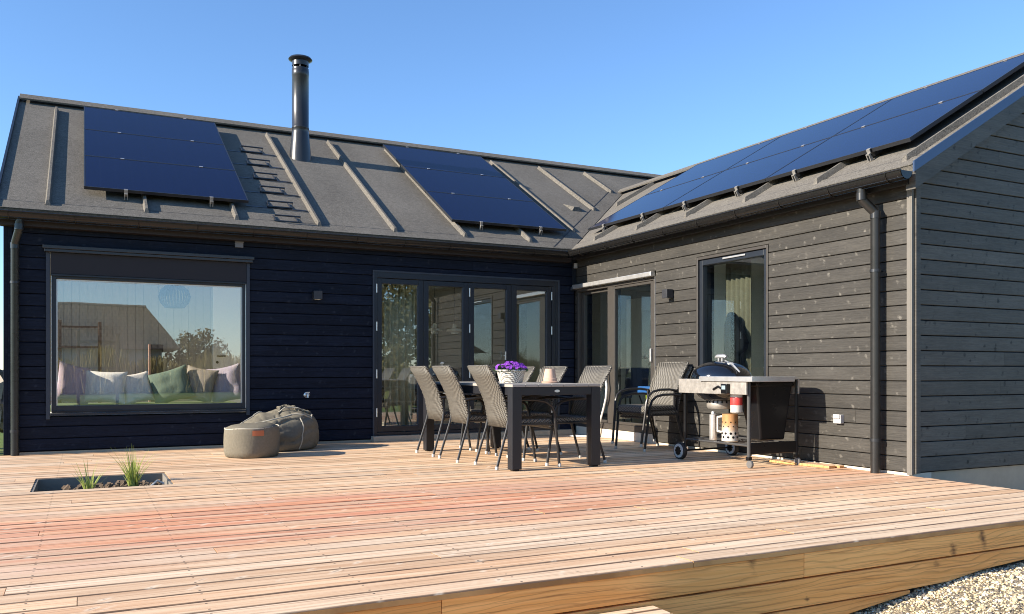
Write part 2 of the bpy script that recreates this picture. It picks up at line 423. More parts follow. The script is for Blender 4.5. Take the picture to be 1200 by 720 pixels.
# loose pebbles where the gravel shows beside the deck
def pebbles():
    rng = np.random.default_rng(3)
    bm = bmesh.new(); bmesh.ops.create_icosphere(bm, subdivisions=1, radius=1)
    bv = np.array([v.co[:] for v in bm.verts]); bf = np.array([[v.index for v in f.verts] for f in bm.faces]); bm.free()
    N = 30000
    px = rng.uniform(-3.3, .9, N); py = -7.06 - rng.power(.8, N)*1.9
    r = rng.uniform(.003, .0085, N) * (1 + .9*(rng.random(N) > .96))
    V = np.empty((N, len(bv), 3)); 
    ang = rng.uniform(0, 6.28, N); sc = rng.uniform(.7, 1.25, (N, 3)); sc[:, 2] *= .7
    loc = bv[None]*sc[:, None, :]*r[:, None, None] * rng.uniform(.85, 1.15, (N, len(bv), 1))
    ca, sa = np.cos(ang)[:, None], np.sin(ang)[:, None]
    V[..., 0] = loc[..., 0]*ca - loc[..., 1]*sa + px[:, None]
    V[..., 1] = loc[..., 0]*sa + loc[..., 1]*ca + py[:, None]
    hz = np.array([hg(a, b) for a, b in zip(px, py)])
    V[..., 2] = loc[..., 2] + (hz + r*.35)[:, None]
    F = (bf[None] + (np.arange(N)*len(bv))[:, None, None]).reshape(-1, 3)
    me = bpy.data.meshes.new('loose_gravel'); me.from_pydata(V.reshape(-1, 3).tolist(), [], F.tolist())
    t = NT('pebble'); isl = t.island(); r2 = t.math('FRACT', t.math('MULTIPLY', isl, 31.7))
    c = t.mix(isl, (.74,.60,.39), (.42,.33,.20)); c = t.mix(t.smooth(r2, .80, .84), c, (.16,.14,.12)); c = t.mix(t.smooth(r2, .2, .16), c, (.80,.74,.62))
    t.set(c, .85, 0, .2); me.materials.append(t.m)
    o = bpy.data.objects.new('loose_gravel', me); C.objects.link(o)
    tag(o, 'pale cream gravel heaped against the front edge of the deck', 'gravel', kind='stuff')
pebbles()

# ------------------------------------------------------------------ deck
DX0, DX1, DY0, DY1 = -9.0, 0.0, -7.11, -.004
HX0, HX1, HY0, HY1 = -6.45, -5.485, -3.25, -2.34      # planting hole
def chamfer_board(mb, x0, x1, y0, y1, zt, th, c=.006):
    prof = [(y0, zt-th), (y1, zt-th), (y1, zt-c), (y1-c, zt), (y0+c, zt), (y0, zt-c)]
    mb.prism([(x0, y, z) for y, z in prof], (x1-x0, 0, 0))
deck = MB(); pitch = .145; y = DY0; row = 0
screws = MB()
while y < DY1-.02:
    y1 = min(y+pitch-.007, DY1)
    cuts = [DX0]
    x = DX0 + random.uniform(.6, 4.2)
    while x < DX1-.5:
        cuts.append(x); x += random.choice((3.6, 4.2, 4.8))
    cuts.append(DX1)
    segs = [(a+(.0015 if i else 0), b-.0015) for i, (a, b) in enumerate(zip(cuts[:-1], cuts[1:]))]
    mid = (y+y1)/2
    if HY0 < mid < HY1:
        new = []
        for a, b in segs:
            if b <= HX0 or a >= HX1: new.append((a, b)); continue
            if a < HX0: new.append((a, HX0))
            if b > HX1: new.append((HX1, b))
        segs = new
    for a, b in segs:
        dz = random.uniform(-.0015, .0015)
        chamfer_board(deck, a, b, y, y1, dz, .027)
    y += pitch; row += 1
deck_o = tag(deck.build('deck', M['deck']), kind='structure')
fb = MB()   # fascia boards under the deck edge
def fascia(y, segs, zt, zb):
    m = MB()
    for a, b in segs: m.box(a+.001, b-.001, y, y+.028, zb, zt)
    return m
tag(fascia(-7.104, [(-9,-4.86),(-4.86,-2.95),(-2.95,0)], -.0295, -.148).build('fascia_board', M['fascia'], deck_o, bevel=.003))
m2 = MB(); m2.box(-9, -4.3, -7.104, -7.076, -.290, -.156)
def low(x): return h_ground(x, -7.2)+.035
pts = [(-4.298, -.262), (-2.75, -.266)]
poly = [(-4.298,-7.104,-.156), (-4.298,-7.104,-.290), (-2.2,-7.104,-.292), (-1.88,-7.104,-.286), (-1.6,-7.104,-.252), (-1.2,-7.104,-.230), (-.5,-7.104,-.215), (0,-7.104,-.21), (0,-7.104,-.156)]
m2.prism(poly, (0,.028,0))
m2.build('fascia_board', M['fascia'], deck_o, bevel=.003)
m3 = MB(); m3.prism([(-9,-7.104,-.298),(-9,-7.104,-.43),(-3.3,-7.104,-.43),(-2.85,-7.104,-.39),(-2.19,-7.104,-.316),(-2.19,-7.104,-.298)], (0,.028,0))
m3.build('fascia_board', M['fascia'], deck_o, bevel=.003)
jo = MB()
for k in range(14): jo.box(DX0+.1+k*.66, DX0+.145+k*.66, DY0+.04, DY1-.05, -.16, -.029) if not (HX0-.1 < DX0+.1+k*.66 < HX1+.05) else None
jo.box(DX0, DX1-.05, -6.9, -6.85, -.56, -.03)
jo.build('joist', M['backing'], deck_o)

# planting bed in the deck
pl = empty('planting_box', (HX0, HY0, 0), 0, 'sunken planting box let into the deck boards, lined in grey', 'planter')
ln = MB(); W_, D_ = HX1-HX0, HY1-HY0
ln.box(.0, .02, .0, D_, -.30, -.005); ln.box(W_-.02, W_, .0, D_, -.30, -.005); ln.box(.02, W_-.02, D_-.02, D_, -.30, -.005); ln.box(.02, W_-.02, 0, .02, -.30, -.03)
ln.build('liner', M['liner'], pl)
so = MB(); n_ = 46
for j in range(n_):
    for i in range(n_):
        x = .02+(W_-.04)*i/(n_-1); y = .02+(D_-.04)*j/(n_-1)
        z = -.135 + .055*mnoise.noise(Vector((x*5, y*5, 1))) + .03*mnoise.noise(Vector((x*17, y*17, 2))) + .018*mnoise.noise(Vector((x*40, y*40, 5))) + .05*math.exp(-((x-.62)**2+(y-.45)**2)*6) - .06*math.exp(-(x*x)*18)
        so.v.append((x, y, z))
so.f = [(j*n_+i, j*n_+i+1, (j+1)*n_+i+1, (j+1)*n_+i) for j in range(n_-1) for i in range(n_-1)]
so.build('soil', M['soil'], pl, smooth=True, angle=180)
cl = MB(); rr_ = random.Random(5)
for k in range(140):
    x, y = rr_.uniform(.2, W_-.06), rr_.uniform(.06, D_-.06); r = rr_.uniform(.008, .024)
    cl.obox((x, y, -.085+.05*math.exp(-((x-.62)**2+(y-.45)**2)*6)+rr_.uniform(-.02,.01)), (rr_.random()+.1, rr_.random(), rr_.random()), (-rr_.random(), rr_.random()+.1, 0), (0, .3, 1), r, r*.8, r*.6)
o = cl.build('bark_chips', M['soil'], pl); o['kind'] = 'stuff'
st = MB(); st.tube([(W_-.17,.28,-.05),(W_-.10,.35,.0),(W_-.05,.36,-.03)], .009, 6); st.build('curved_stake', M['cap'], pl)

def grass_clump(loc, n, hgt, spread, seed, label):
    r = random.Random(seed); m = MB()
    for k in range(n):
        a = r.uniform(0, 6.283); l = hgt*r.uniform(.45, 1.0); lean = spread*r.random()**.8
        w = r.uniform(.0035, .0065); d = Vector((math.cos(a), math.sin(a), 0)); s_ = Vector((-d.y, d.x, 0))
        b = d*r.uniform(0, .035); rows = 5; vs = []
        for i in range(rows+1):
            u = i/rows; p = b + d*lean*l*(u**1.7) + Vector((0, 0, l*u*(1-.25*lean*u)))
            ww = w*(1-u**2.2*.92); vs += [p-s_*ww, p+s_*ww]
        m.add(vs, [(2*i, 2*i+1, 2*i+3, 2*i+2) for i in range(rows)])
    o = m.build('grass_plant', M['grass_blade']); o.location = loc
    return tag(o, label, 'plant', 'young ornamental grasses in the deck bed')
grass_clump((-6.07, -2.92, -.10), 30, .32, .6, 11, 'shorter sparse young grass plant in the deck bed')
grass_clump((-5.76, -2.86, -.07), 64, .38, .6, 12, 'taller bushier young grass plant beside a small white tag')
tg = MB(); tg.obox((0,0,.03), (1,0,.25), (.2,1,.35), (-.2,-.3,1), .035, .045, .0015)
o = tg.build('plant_tag', M['white']); o.location = (-5.70, -3.06, -.075); tag(o, 'small white plant tag lying at the foot of the taller grass', 'plant tag')

# wooden step in front of the deck
stp = empty('deck_step', (-4.9, -7.32, -.40), 0, 'low wooden step standing on the ground below the deck edge', 'step')
s1 = MB()
for k in range(3): chamfer_board(s1, -1.0, 1.03, -.205+k*.137, -.205+k*.137+.131, .232, .028)
s1.build('tread', M['deck'], stp)
s2 = MB(); s2.box(-.98, 1.0, -.19, -.165, -.3, .203); s2.box(-.98, -.95, -.16, .18, -.3, .203); s2.box(.97, 1.0, -.16, .18, -.3, .203)
s2.build('riser', M['fascia'], stp)

# ------------------------------------------------------------------ house
house = empty('house', (0,0,0), 0, 'dark timber clad L-shaped house with felt roof and solar panels behind the deck', 'house')

def boards(mb, axis, a0, a1, z0, z1, openings, sign, pitch=.1265, th=.018, gap=.007, edge=None, jl=(2.6, 4.4)):
    """horizontal cladding boards. axis 'x': along X on plane y=0 facing -Y; 'y': along Y on plane x=0 facing -X. d>0 is outward"""
    def P(a, d, z): return (a, -d, z) if axis == 'x' else (-d, a, z)
    z = z0
    while z < z1-.01:
        zb = min(z+pitch-gap, z1)
        lo, hi = (a0, a1)
        hi_b = hi_t = a1
        lo_b = lo_t = a0
        if edge: lo_b, hi_b = edge(z); lo_t, hi_t = edge(zb)
        if hi_t - lo_t < .05: break
        # spans at this row
        spans = [(lo_b, hi_b, z, zb)]
        for (o0, o1, p0, p1) in openings:
            ns = []
            for (s0, s1, q0, q1) in spans:
                if o1 <= s0 or o0 >= s1 or p1 <= q0+.004 or p0 >= q1-.004: ns.append((s0, s1, q0, q1)); continue
                if o0-s0 > .01: ns.append((s0, o0, q0, q1))
                if s1-o1 > .01: ns.append((o1, s1, q0, q1))
                c0, c1 = max(s0, o0), min(s1, o1)
                if p0-q0 > .006: ns.append((c0, c1, q0, p0))
                if q1-p1 > .006: ns.append((c0, c1, p1, q1))
            spans = ns
        for (s0, s1, q0, q1) in spans:
            cuts = [s0]
            if s1-s0 > 2.2:
                c = s0+random.uniform(.5, jl[1])
                while c < s1-.4: cuts.append(c); c += random.uniform(*jl)
            cuts.append(s1)
            for i in range(len(cuts)-1):
                l, r_ = cuts[i]+(.001 if i else 0), cuts[i+1]-(.001 if i < len(cuts)-2 else 0)
                d = th+random.uniform(-.001, .0012); c = .004
                lt, rt = l, r_
                if edge:
                    if i == 0: lt = lo_t
                    if i == len(cuts)-2: rt = hi_t
                # profile with small chamfers at top and bottom
                vs = []
                for (aa_b, aa_t) in ((l, lt), (r_, rt)):
                    vs += [P(aa_b, -.0, q0), P(aa_b, d-c, q0), P(aa_b, d, q0+c), P(aa_t, d, q1-c), P(aa_t, d-c, q1), P(aa_t, 0, q1)]
                fs = [tuple(range(6)), tuple(reversed(range(6, 12)))] + [((k+1)%6, k, 6+k, 6+(k+1)%6) for k in range(6)]
                if axis == 'x': fs = [tuple(reversed(f)) for f in fs]
                mb.add(vs, fs)
        z += pitch

TH = .018
# ---- back wall of the left wing (plane y = 0, siding face)
W1 = (-6.46, -4.385, .385, 2.185)
D1 = (-2.90, -.275, -.05, 2.105)
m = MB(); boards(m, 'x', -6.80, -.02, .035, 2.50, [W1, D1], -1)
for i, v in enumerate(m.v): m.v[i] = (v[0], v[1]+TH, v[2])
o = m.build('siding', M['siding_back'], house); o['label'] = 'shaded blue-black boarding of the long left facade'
def wall_core(name, pieces, mat=M['backing']):
    m = MB()
    for p in pieces: m.box(*p)
    return m.build(name, mat, house)
yb0, yb1 = TH+.001, .25
wall_core('wall_core', [(-6.80,W1[0],yb0,yb1,.02,2.52),(W1[1],D1[0],yb0,yb1,.02,2.52),(D1[1],.24,yb0,yb1,.02,2.52),
                        (W1[0],W1[1],yb0,yb1,.02,W1[2]),(W1[0],W1[1],yb0,yb1,W1[3],2.52),(D1[0],D1[1],yb0,yb1,D1[3],2.52)])
# ---- right wing wall (plane x = 0)
D2 = (-1.87, -.045, .115, 2.07)
W2 = (-3.745, -2.625, .62, 2.135)
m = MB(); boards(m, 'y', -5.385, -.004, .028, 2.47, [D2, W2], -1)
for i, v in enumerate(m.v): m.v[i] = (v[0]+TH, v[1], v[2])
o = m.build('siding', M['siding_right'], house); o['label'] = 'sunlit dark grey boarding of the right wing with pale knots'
xb0, xb1 = TH+.001, .25
wall_core('wall_core', [(xb0,xb1,-5.38,W2[0],.02,2.52),(xb0,xb1,W2[1],D2[0],.02,2.52),(xb0,xb1,D2[1],TH,.02,2.52),
                        (xb0,xb1,W2[0],W2[1],.02,W2[2]),(xb0,xb1,W2[0],W2[1],W2[3],2.52),(xb0,xb1,D2[0],D2[1],D2[3],2.52),(xb0,xb1,D2[0],D2[1],.0,D2[2])])
# ---- south gable of the right wing (plane y = -5.4)
RX = 2.57                      # ridge of the right wing
GX1 = 2*RX
def rz(u): return EAVE_Z + (u+OVER)*T30      # roof surface height at distance u from the wall line
def gedge(z):
    u = max(0., (z+.16-EAVE_Z)/T30-OVER)
    return (max(.02, u), min(GX1-.02, GX1-u))
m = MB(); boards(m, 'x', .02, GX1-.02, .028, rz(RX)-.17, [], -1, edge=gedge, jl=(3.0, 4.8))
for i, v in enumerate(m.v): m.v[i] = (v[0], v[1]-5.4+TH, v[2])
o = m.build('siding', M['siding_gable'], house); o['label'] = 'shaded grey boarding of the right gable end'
m = MB(); m.prism([(0.02,-5.38,.02),(GX1,-5.38,.02),(GX1,-5.38,2.5),(RX,-5.38,rz(RX)-.14),(0.02,-5.38,2.5)], (0,.2,0)); m.build('wall_core', M['backing'], house)
wall_core('wall_core', [(GX1-.2, GX1, -5.17, 7.2, .02, 2.5)], M['siding_gable'])
# ---- west gable of the left wing with an unseen opening added to let sun in, north wall
YR = 3.65; NY = 2*YR
m = MB(); wx0, wx1 = -6.80, -6.56
m.box(wx0,wx1,2.8,NY,.02,2.5); m.box(wx0,wx1,.251,2.8,.02,.28); m.box(wx0,wx1,.251,2.8,2.32,2.5)
m.prism([(wx0,.0,2.501),(wx0,NY,2.501),(wx0,YR,rz(YR)-.14)], (wx1-wx0,0,0)); m.build('siding', M['siding_back'], house)
wall_core('wall_core', [(-6.56, GX1-.2, NY-.2, NY, .02, 2.5)])
# ---- plinths
m = MB(); m.box(-6.80, -.001, .012, .24, -.6, .022); m.box(D1[0]-.03, D1[1]+.2, -.10, .011, -.027+.03, .066)
o = m.build('plinth', M['concrete'], house)
m = MB(); m.box(.010, .24, -5.39, -.0, -.5, .019); m.box(-.012, .009, -1.90, -.05, .002, .112)
m.build('plinth', M['concrete_light'], house)
m = MB(); m.box(.02, GX1, -5.372, -5.1, -1., .019); m.build('plinth', M['concrete'], house)
# ---- corner boards
m = MB(); m.box(-6.842, -6.801, -.012, .06, .0, 2.48); m.box(-6.80, -6.765, -.012, -.001, .0, 2.48); m.build('corner_board', M['siding_back'], house, bevel=.003)
m = MB(); m.box(-.014, .018, -5.402, -5.387, .008, 2.42); m.box(-.014, -.0012, -5.3868, -5.352, .008, 2.42); m.build('corner_board', simple('corner_trim', (.14,.127,.108), .55), house, bevel=.002)
m = MB(); m.box(.02, .075, -5.417, -5.402, .02, 2.40); m.build('corner_board', M['siding_gable'], house, bevel=.003)
m = MB(); m.box(-.055, -.012, -.045, -.003, 2.02, 2.47); m.build('corner_board', M['frame'], house)

# ---- picture window
def pane(name, parent, x0, x1, y0, y1, z0, z1, mat): return MB().box(x0,x1,y0,y1,z0,z1).build(name, mat, parent)
def frame_rect(mb, axis, a0, a1, z0, z1, w, d0, d1, wb=None, wt=None):
    wb = wb or w; wt = wt or w
    def B(p0, p1, q0, q1):
        if axis == 'x': mb.box(p0, p1, d0, d1, q0, q1)
        else: mb.box(d0, d1, p0, p1, q0, q1)
    B(a0, a0+w, z0, z1); B(a1-w, a1, z0, z1); B(a0+w, a1-w, z0, z0+wb); B(a0+w, a1-w, z1-wt, z1)
m = MB(); frame_rect(m, 'x', -6.405, -4.425, .425, 2.12, .042, -.004, .12, wb=.075, wt=.275)
pw = m.build('window', M['frame'], house, bevel=.004); pw['label'] = 'large picture window of the left facade'
pane('pane', pw, -6.362, -4.468, .045, .057, .501, 1.844, M['glass'])
m = MB(); m.box(-6.362,-6.352,.030,.044,.502,1.843); m.box(-4.478,-4.468,.030,.044,.502,1.843); m.box(-6.351,-4.479,.030,.044,1.831,1.843); m.build('glazing_bead', M['alu'], pw)
for xa in (-6.458, -4.424):
    m = MB(); m.box(xa, xa+.038, -.022, .03, .36, 2.115); m.build('window_trim', M['trim'], pw, bevel=.003)
m = MB(); m.box(-6.485, -4.345, -.085, .03, 2.150, 2.186); m.box(-6.47,-4.36,-.07,.03,2.118,2.149); m.build('rain_cap', M['dark_metal'], pw, bevel=.004)
m = MB(); m.box(-6.416, -4.426, -.03, -.006, 1.892, 2.117); m.build('roller_blind', M['blind'], pw, bevel=.003)
m = MB(); m.box(-6.414, -4.428, -.036, -.006, 1.872, 1.889); m.box(-4.47,-4.44,-.042,-.037,1.874,1.884); m.build('blind_rail', M['frame'], pw)
for xa in (-6.409, -4.431):
    m = MB(); m.tube([(xa,-.018,.44),(xa,-.018,1.872)], .0035, 6); m.build('guide_wire', M['alu'], pw)
m = MB(); m.box(-6.416, -4.426, -.045, .03, .402, .422); m.box(-6.40,-4.43,-.012,-.005,.440,.452); m.build('window_sill', M['frame'], pw, bevel=.003)

# ---- folding glass door
m = MB(); frame_rect(m, 'x', -2.898, -.277, .068, 2.103, .042, -.012, .12, wb=.04, wt=.075)
m.box(-.372, -.320, -.010, .1, .109, 2.027)
fd = m.build('folding_door', M['frame'], house, bevel=.004); fd['label'] = 'four-leaf folding glass door of the left facade'
m = MB(); m.box(-2.915,-2.895,-.02,-.0125,.07,2.12); m.box(-.28,-.26,-.02,-.0125,.07,2.12); m.box(-2.894,-.281,-.02,-.0125,2.10,2.12); m.build('door_trim', M['trim'], fd)
for l0, l1, g0, g1 in ((-2.854,-2.238,-2.79,-2.308),(-2.235,-1.611,-2.17,-1.69),(-1.606,-.985,-1.535,-1.057),(-.982,-.375,-.91,-.447)):
    m = MB(); m.box(l0,g0,.0,.055,.112,2.024); m.box(g1,l1,.0,.055,.112,2.024); m.box(g0,g1,.0,.055,.112,.185); m.box(g0,g1,.0,.055,1.958,2.024)
    m.build('door_leaf', M['frame'], fd, bevel=.005)
    pane('pane', fd, g0-.003, g1+.003, .022, .034, .182, 1.961, M['glass_door'])
    m = MB(); m.box(g1-.012, g1-.001, .002, .02, .19, 1.955); m.build('glazing_bead', M['trim'], fd)
for hx in (-2.864, -1.6085, -.383):
    for hz in (.30, .78, 1.37, 1.84):
        m = MB(); m.tube([(hx, -.017, hz), (hx, -.017, hz+.11)], .0095, 8); m.build('hinge', M['alu'], fd)
m = MB(); m.tube([(-1.10,-.04,1.02),(-1.10,-.045,1.13)], .009, 8); m.box(-1.108,-1.092,-.04,0,1.07,1.085); m.build('handle', M['alu'], fd)

# ---- sliding door in the right wing
m = MB(); frame_rect(m, 'y', -1.862, -.052, .118, 2.0, .04, -.004, .12, wb=.07, wt=.04)
m.box(-.003, .10, -.985, -.822, .19, 1.96)
sd = m.build('sliding_door', M['frame_sun'], house, bevel=.004); sd['label'] = 'two-leaf sliding glass door beside the inner corner'
m = MB(); m.box(.002,.06,-1.82,-1.758,.19,1.955); m.box(.002,.06,-1.755,-.986,.19,.225); m.box(.002,.06,-1.755,-.986,1.925,1.955)
m.box(.05,.10,-.155,-.093,.19,1.955); m.box(.05,.10,-.82,-.157,.19,.225); m.box(.05,.10,-.82,-.157,1.92,1.955)
m.build('door_leaf', M['frame_sun'], sd, bevel=.004)
pane('pane', sd, .025, .037, -1.76, -.982, .222, 1.928, M['glass_door'])
pane('pane', sd, .07, .082, -.825, -.152, .222, 1.925, M['glass_door'])
m = MB(); m.box(-.075, -.002, -1.862, -.03, 2.002, 2.058); m.build('screen_cassette', M['alu'], sd, bevel=.008)
m = MB(); m.box(-.10, -.005, -.055, -.030, 1.985, 2.03); m.build('cassette_end', M['frame'], sd)
m = MB(); m.box(-.012, .0, -1.87, -1.864, .12, 2.0); m.build('door_trim', M['alu'], sd)
m = MB(); m.box(-.03, .001, -1.80, -1.778, .98, 1.14); m.build('handle', M['alu'], sd, bevel=.006)

# ---- tall window in the right wing
m = MB(); frame_rect(m, 'y', -3.715, -2.66, .655, 2.095, .05, .012, .13, wt=.06)
tw = m.build('window', M['frame'], house, bevel=.004); tw['label'] = 'tall single window of the right wing behind the grill'
pane('pane', tw, .045, .057, -3.668, -2.707, .703, 2.037, M['glass_door'])
m = MB(); m.box(-.010,.10,-3.74,-3.716,.63,2.13); m.box(-.010,.10,-2.659,-2.630,.63,2.13); m.box(-.010,.10,-3.715,-2.66,2.10,2.13); m.box(-.03,.10,-3.715,-2.66,.628,.65); m.build('window_trim', M['frame_sun'], tw, bevel=.003)
m = MB(); m.box(-.004,.010,-3.40,-3.06,2.064,2.082); m.build('vent_strip', M['alu'], tw, bevel=.002)

# ---- fixtures on the walls that belong to the house
m = MB(); m.box(-4.55,-4.46,-.03,.0,2.29,2.355); m.box(-4.555,-4.455,-.036,-.031,2.345,2.36); m.build('air_vent', simple('grey_vent', (.16,.165,.18), .5), house, bevel=.004)
m = MB(); m.disc_axis((-3.73,0,.585), (0,-1,0), [(.032,0),(.034,.012),(.02,.02),(.02,.05)], 14); m.tube([(-3.73,-.05,.60),(-3.73,-.08,.59),(-3.73,-.085,.555)], .011, 8); m.tube([(-3.755,-.06,.615),(-3.705,-.06,.615)], .008, 6)
m.build('garden_tap', M['alu'], house, smooth=True)
m = MB(); m.box(-.045,-.001,-4.69,-4.605,.395,.475); m.box(-.055,-.046,-4.685,-4.61,.44,.478); m.build('power_outlet', M['grey_plastic'], house, bevel=.006)

# ---- roofs
NS = Vector((0, -math.sin(R(30)), math.cos(R(30))))       # normal of the left wing's south slope
NW = Vector((-math.sin(R(30)), 0, math.cos(R(30))))       # normal of the right wing's west slope
def SL(x, y, off=0): return Vector((x, y, rz(y))) + NS*off
def SR(x, y, off=0): return Vector((x, y, rz(x))) + NW*off
LX0 = -6.90
m = MB(); th = .09
poly = [SL(LX0,-OVER), SL(-OVER,-OVER), SL(RX,RX), SL(GX1+OVER,-OVER), SL(GX1+OVER,YR), SL(LX0,YR)]
m.prism([SL(LX0,-OVER), SL(-OVER,-OVER), SL(RX,RX), SL(RX,YR), SL(LX0,YR)], -NS*th)
m.prism([SL(RX+.001,RX), SL(GX1+OVER,-OVER), SL(GX1+OVER,YR), SL(RX+.001,YR)], -NS*th)
NN = Vector((0, math.sin(R(30)), math.cos(R(30))))
m.prism([(LX0,YR+.001,rz(YR)), (GX1+OVER,YR+.001,rz(YR)), (GX1+OVER,NY+OVER,EAVE_Z), (LX0,NY+OVER,EAVE_Z)], -NN*th)
roofL = m.build('roof', M['felt'], house); roofL['label'] = 'felt roof of the left wing with battens'
m = MB()
m.prism([SR(-OVER,-5.5), SR(RX,-5.5), SR(RX,RX), SR(-OVER,-OVER)], -NW*th)
NE = Vector((math.sin(R(30)), 0, math.cos(R(30))))
m.prism([(RX+.001,-5.5,rz(RX)), (GX1+OVER,-5.5,EAVE_Z), (GX1+OVER,-OVER,EAVE_Z), (RX+.001,RX,rz(RX))], -NE*th)
roofR = m.build('roof', M['felt'], house); roofR['label'] = 'felt roof of the right wing'

def batten(parent, a, b, n, w=.028, h=.052):
    """triangular felt-covered batten from a to b on a slope with normal n"""
    a, b = Vector(a), Vector(b); d = (b-a).normalized(); s_ = d.cross(n).normalized()
    prof = [-s_*w, s_*w, s_*w*.45+n*h, -s_*w*.45+n*h]
    m = MB()
    va = [a+p for p in prof]; vb = [b+p for p in prof]
    va[2] += d*.05; va[3] += d*.05                       # splayed lower end
    m.add(va+vb, [(0,1,2,3),(7,6,5,4),(0,4,5,1),(1,5,6,2),(2,6,7,3),(3,7,4,0)])
    return m.build('batten', M['felt'], parent)
for k in range(11):
    x = -6.44 + .956*k
    lo = -.02 if x < -.25 else x+.20
    if lo > 3.2: continue
    batten(roofL, SL(x, lo, .001), SL(x, 3.30, .001), NS)
for k in range(8):
    yy = -5.33 + .965*k
    lo = -.02 if yy < -.2 else yy+.20
    if lo > RX-.3: continue
    batten(roofR, SR(lo, yy, .001), SR(RX-.2, yy, .001), NW)
# felt laps: thin strips along eave and valley
m = MB()
m.prism([SL(LX0+.005,-OVER-.004,.004), SL(-OVER-.01,-OVER-.004,.004), SL(.04,.045,.004), SL(LX0+.005,.045,.004)], NS*.006)
m.build('eave_strip', M['felt'], roofL)
m = MB(); m.prism([SL(-.42,-.12,.003), SL(-.12,-.12,.003), SL(2.5,2.5,.003), SL(2.2,2.5,.003)], NS*.010); m.build('valley_strip', M['felt'], roofL)
m = MB(); m.prism([SR(-OVER-.004,-5.495,.004), SR(-OVER-.004,-OVER,.004), SR(.06,.04,.004), SR(.06,-5.495,.004)], NW*.006); m.build('eave_strip', M['felt'], roofR)
bit = simple('bitumen_seam', (.012,.012,.012), .6)
m = MB(); m.prism([SL(-.405,-.10,.004), SL(-.385,-.10,.004), SL(2.215,2.5,.004), SL(2.195,2.5,.004)], NS*.011); m.build('felt_seam', bit, roofL)
m = MB(); m.prism([SL(LX0+.01,.047,.003), SL(.0,.047,.003), SL(.0,.057,.003), SL(LX0+.01,.057,.003)], NS*.006); m.build('felt_seam', bit, roofL)
m = MB(); m.prism([SR(.062,-5.49,.003), SR(.062,.03,.003), SR(.070,.03,.003), SR(.070,-5.49,.003)], NW*.006); m.build('felt_seam', bit, roofR)
def ridge_cap(parent, p0, p1, n1, n2):
    m = MB()
    for n_ in (n1, n2):
        d = (Vector(p1)-Vector(p0)).normalized(); t_ = d.cross(n_); 
        if t_.z > 0: t_ = -t_
        a0, a1 = Vector(p0)+n_*.035+Vector((0,0,.012)), Vector(p1)+n_*.035+Vector((0,0,.012))
        m.prism([a0, a1, a1+t_*.22, a0+t_*.22], n_*.022)
    return m.build('ridge_cap', M['felt'], parent)
ridge_cap(roofL, (LX0,YR,rz(YR)), (5.4,YR,rz(YR)), NS, NN)
ridge_cap(roofR, (RX,-5.5,rz(RX)), (RX,RX+.1,rz(RX)), NW, NE)
# verges
m = MB(); e = .03
m.prism([SL(LX0-.001,-OVER,.0)+Vector((0,0,.035)), SL(LX0-.001,YR,0)+Vector((0,0,.035)), SL(LX0-.001,YR,0)-Vector((0,0,.14)), SL(LX0-.001,-OVER,0)-Vector((0,0,.14))], (-.025,0,0))
m.build('verge_trim', M['frame'], roofL)
m = MB()
for (xa, xb, sg) in ((-OVER, RX, 1), (GX1+OVER, RX, -1)):
    za, zb = EAVE_Z, rz(RX)
    m.prism([(xa,-5.501,za+.03), (xb,-5.501,zb+.03), (xb,-5.501,zb-.055), (xa,-5.501,za-.055)], (0,-.016,0))
m.build('verge_trim', M['verge'], roofR)
m = MB()
for (xa, xb) in ((-OVER+.02, RX), (GX1+OVER-.02, RX)):
    za, zb = EAVE_Z+.01, rz(RX)-.002
    m.prism([(xa,-5.512,za-.052), (xb,-5.512,zb-.052), (xb,-5.512,zb-.20), (xa,-5.512,za-.20)], (0,.09,0))
m.build('barge_board', M['siding_gable'], roofR)
# eaves boards
m = MB(); m.box(LX0+.03, -OVER, -OVER+.008, -OVER+.03, 2.36, 2.465); m.box(LX0+.03,-OVER,-OVER+.03,.02,2.36,2.385); m.build('eaves_board', simple('brown_eaves', (.018,.013,.012), .6), roofL)
m = MB(); m.box(-OVER+.008, -OVER+.03, -5.45, -OVER, 2.385, 2.465); m.box(-OVER+.03,.02,-5.40,-OVER,2.40,2.42); m.build('eaves_board', simple('dark_eaves', (.013,.012,.011), .6), roofR)

# gutters
def gutter(axis, a0, a1, c, z, r, parent, name='gutter'):
    m = MB(); n = 12
    prof = []
    for k in range(n+1):
        an = math.pi + math.pi*k/n
        prof.append((math.cos(an)*r, math.sin(an)*r))
    inner = [(p*.93, q*.93) for p, q in reversed(prof)]
    rim = [(-r-.006, .006), (-r+.008, .008)]
    pr = prof + inner
    def P(a, p, q): return (a, c+p, z+q) if axis == 'x' else (c+p, a, z+q)
    m.prism([P(a0, p, q) for p, q in pr], (a1-a0,0,0) if axis == 'x' else (0,a1-a0,0))
    m.tube([P(a0,-r,.003), P(a1,-r,.003)], .007, 8)
    for an in (4.0, 4.6): m.tube([P(a0, math.cos(an)*(r+.001), math.sin(an)*(r+.001)), P(a1, math.cos(an)*(r+.001), math.sin(an)*(r+.001))], .0035, 6)
    for e0 in (a0, a1):
        m.prism([P(e0, p, q) for p, q in prof], (.006,0,0) if axis == 'x' else (0,.006,0))
    g = m.build(name, M['gutter'], parent, smooth=True)
    k = a0+.15
    while k < a1:
        b = MB(); path = [P(k, math.cos(math.pi+math.pi*i/10)*(r+.004), math.sin(math.pi+math.pi*i/10)*(r+.004)) for i in range(11)]
        b.tube(path, .006, 6); b.build('gutter_bracket', M['gutter'], g, smooth=True); k += .6
    return g
gutter('x', -6.93, -.225, -.212, 2.474, .070, house)
gutter('y', -5.51, -.225, -.212, 2.474, .070, house)
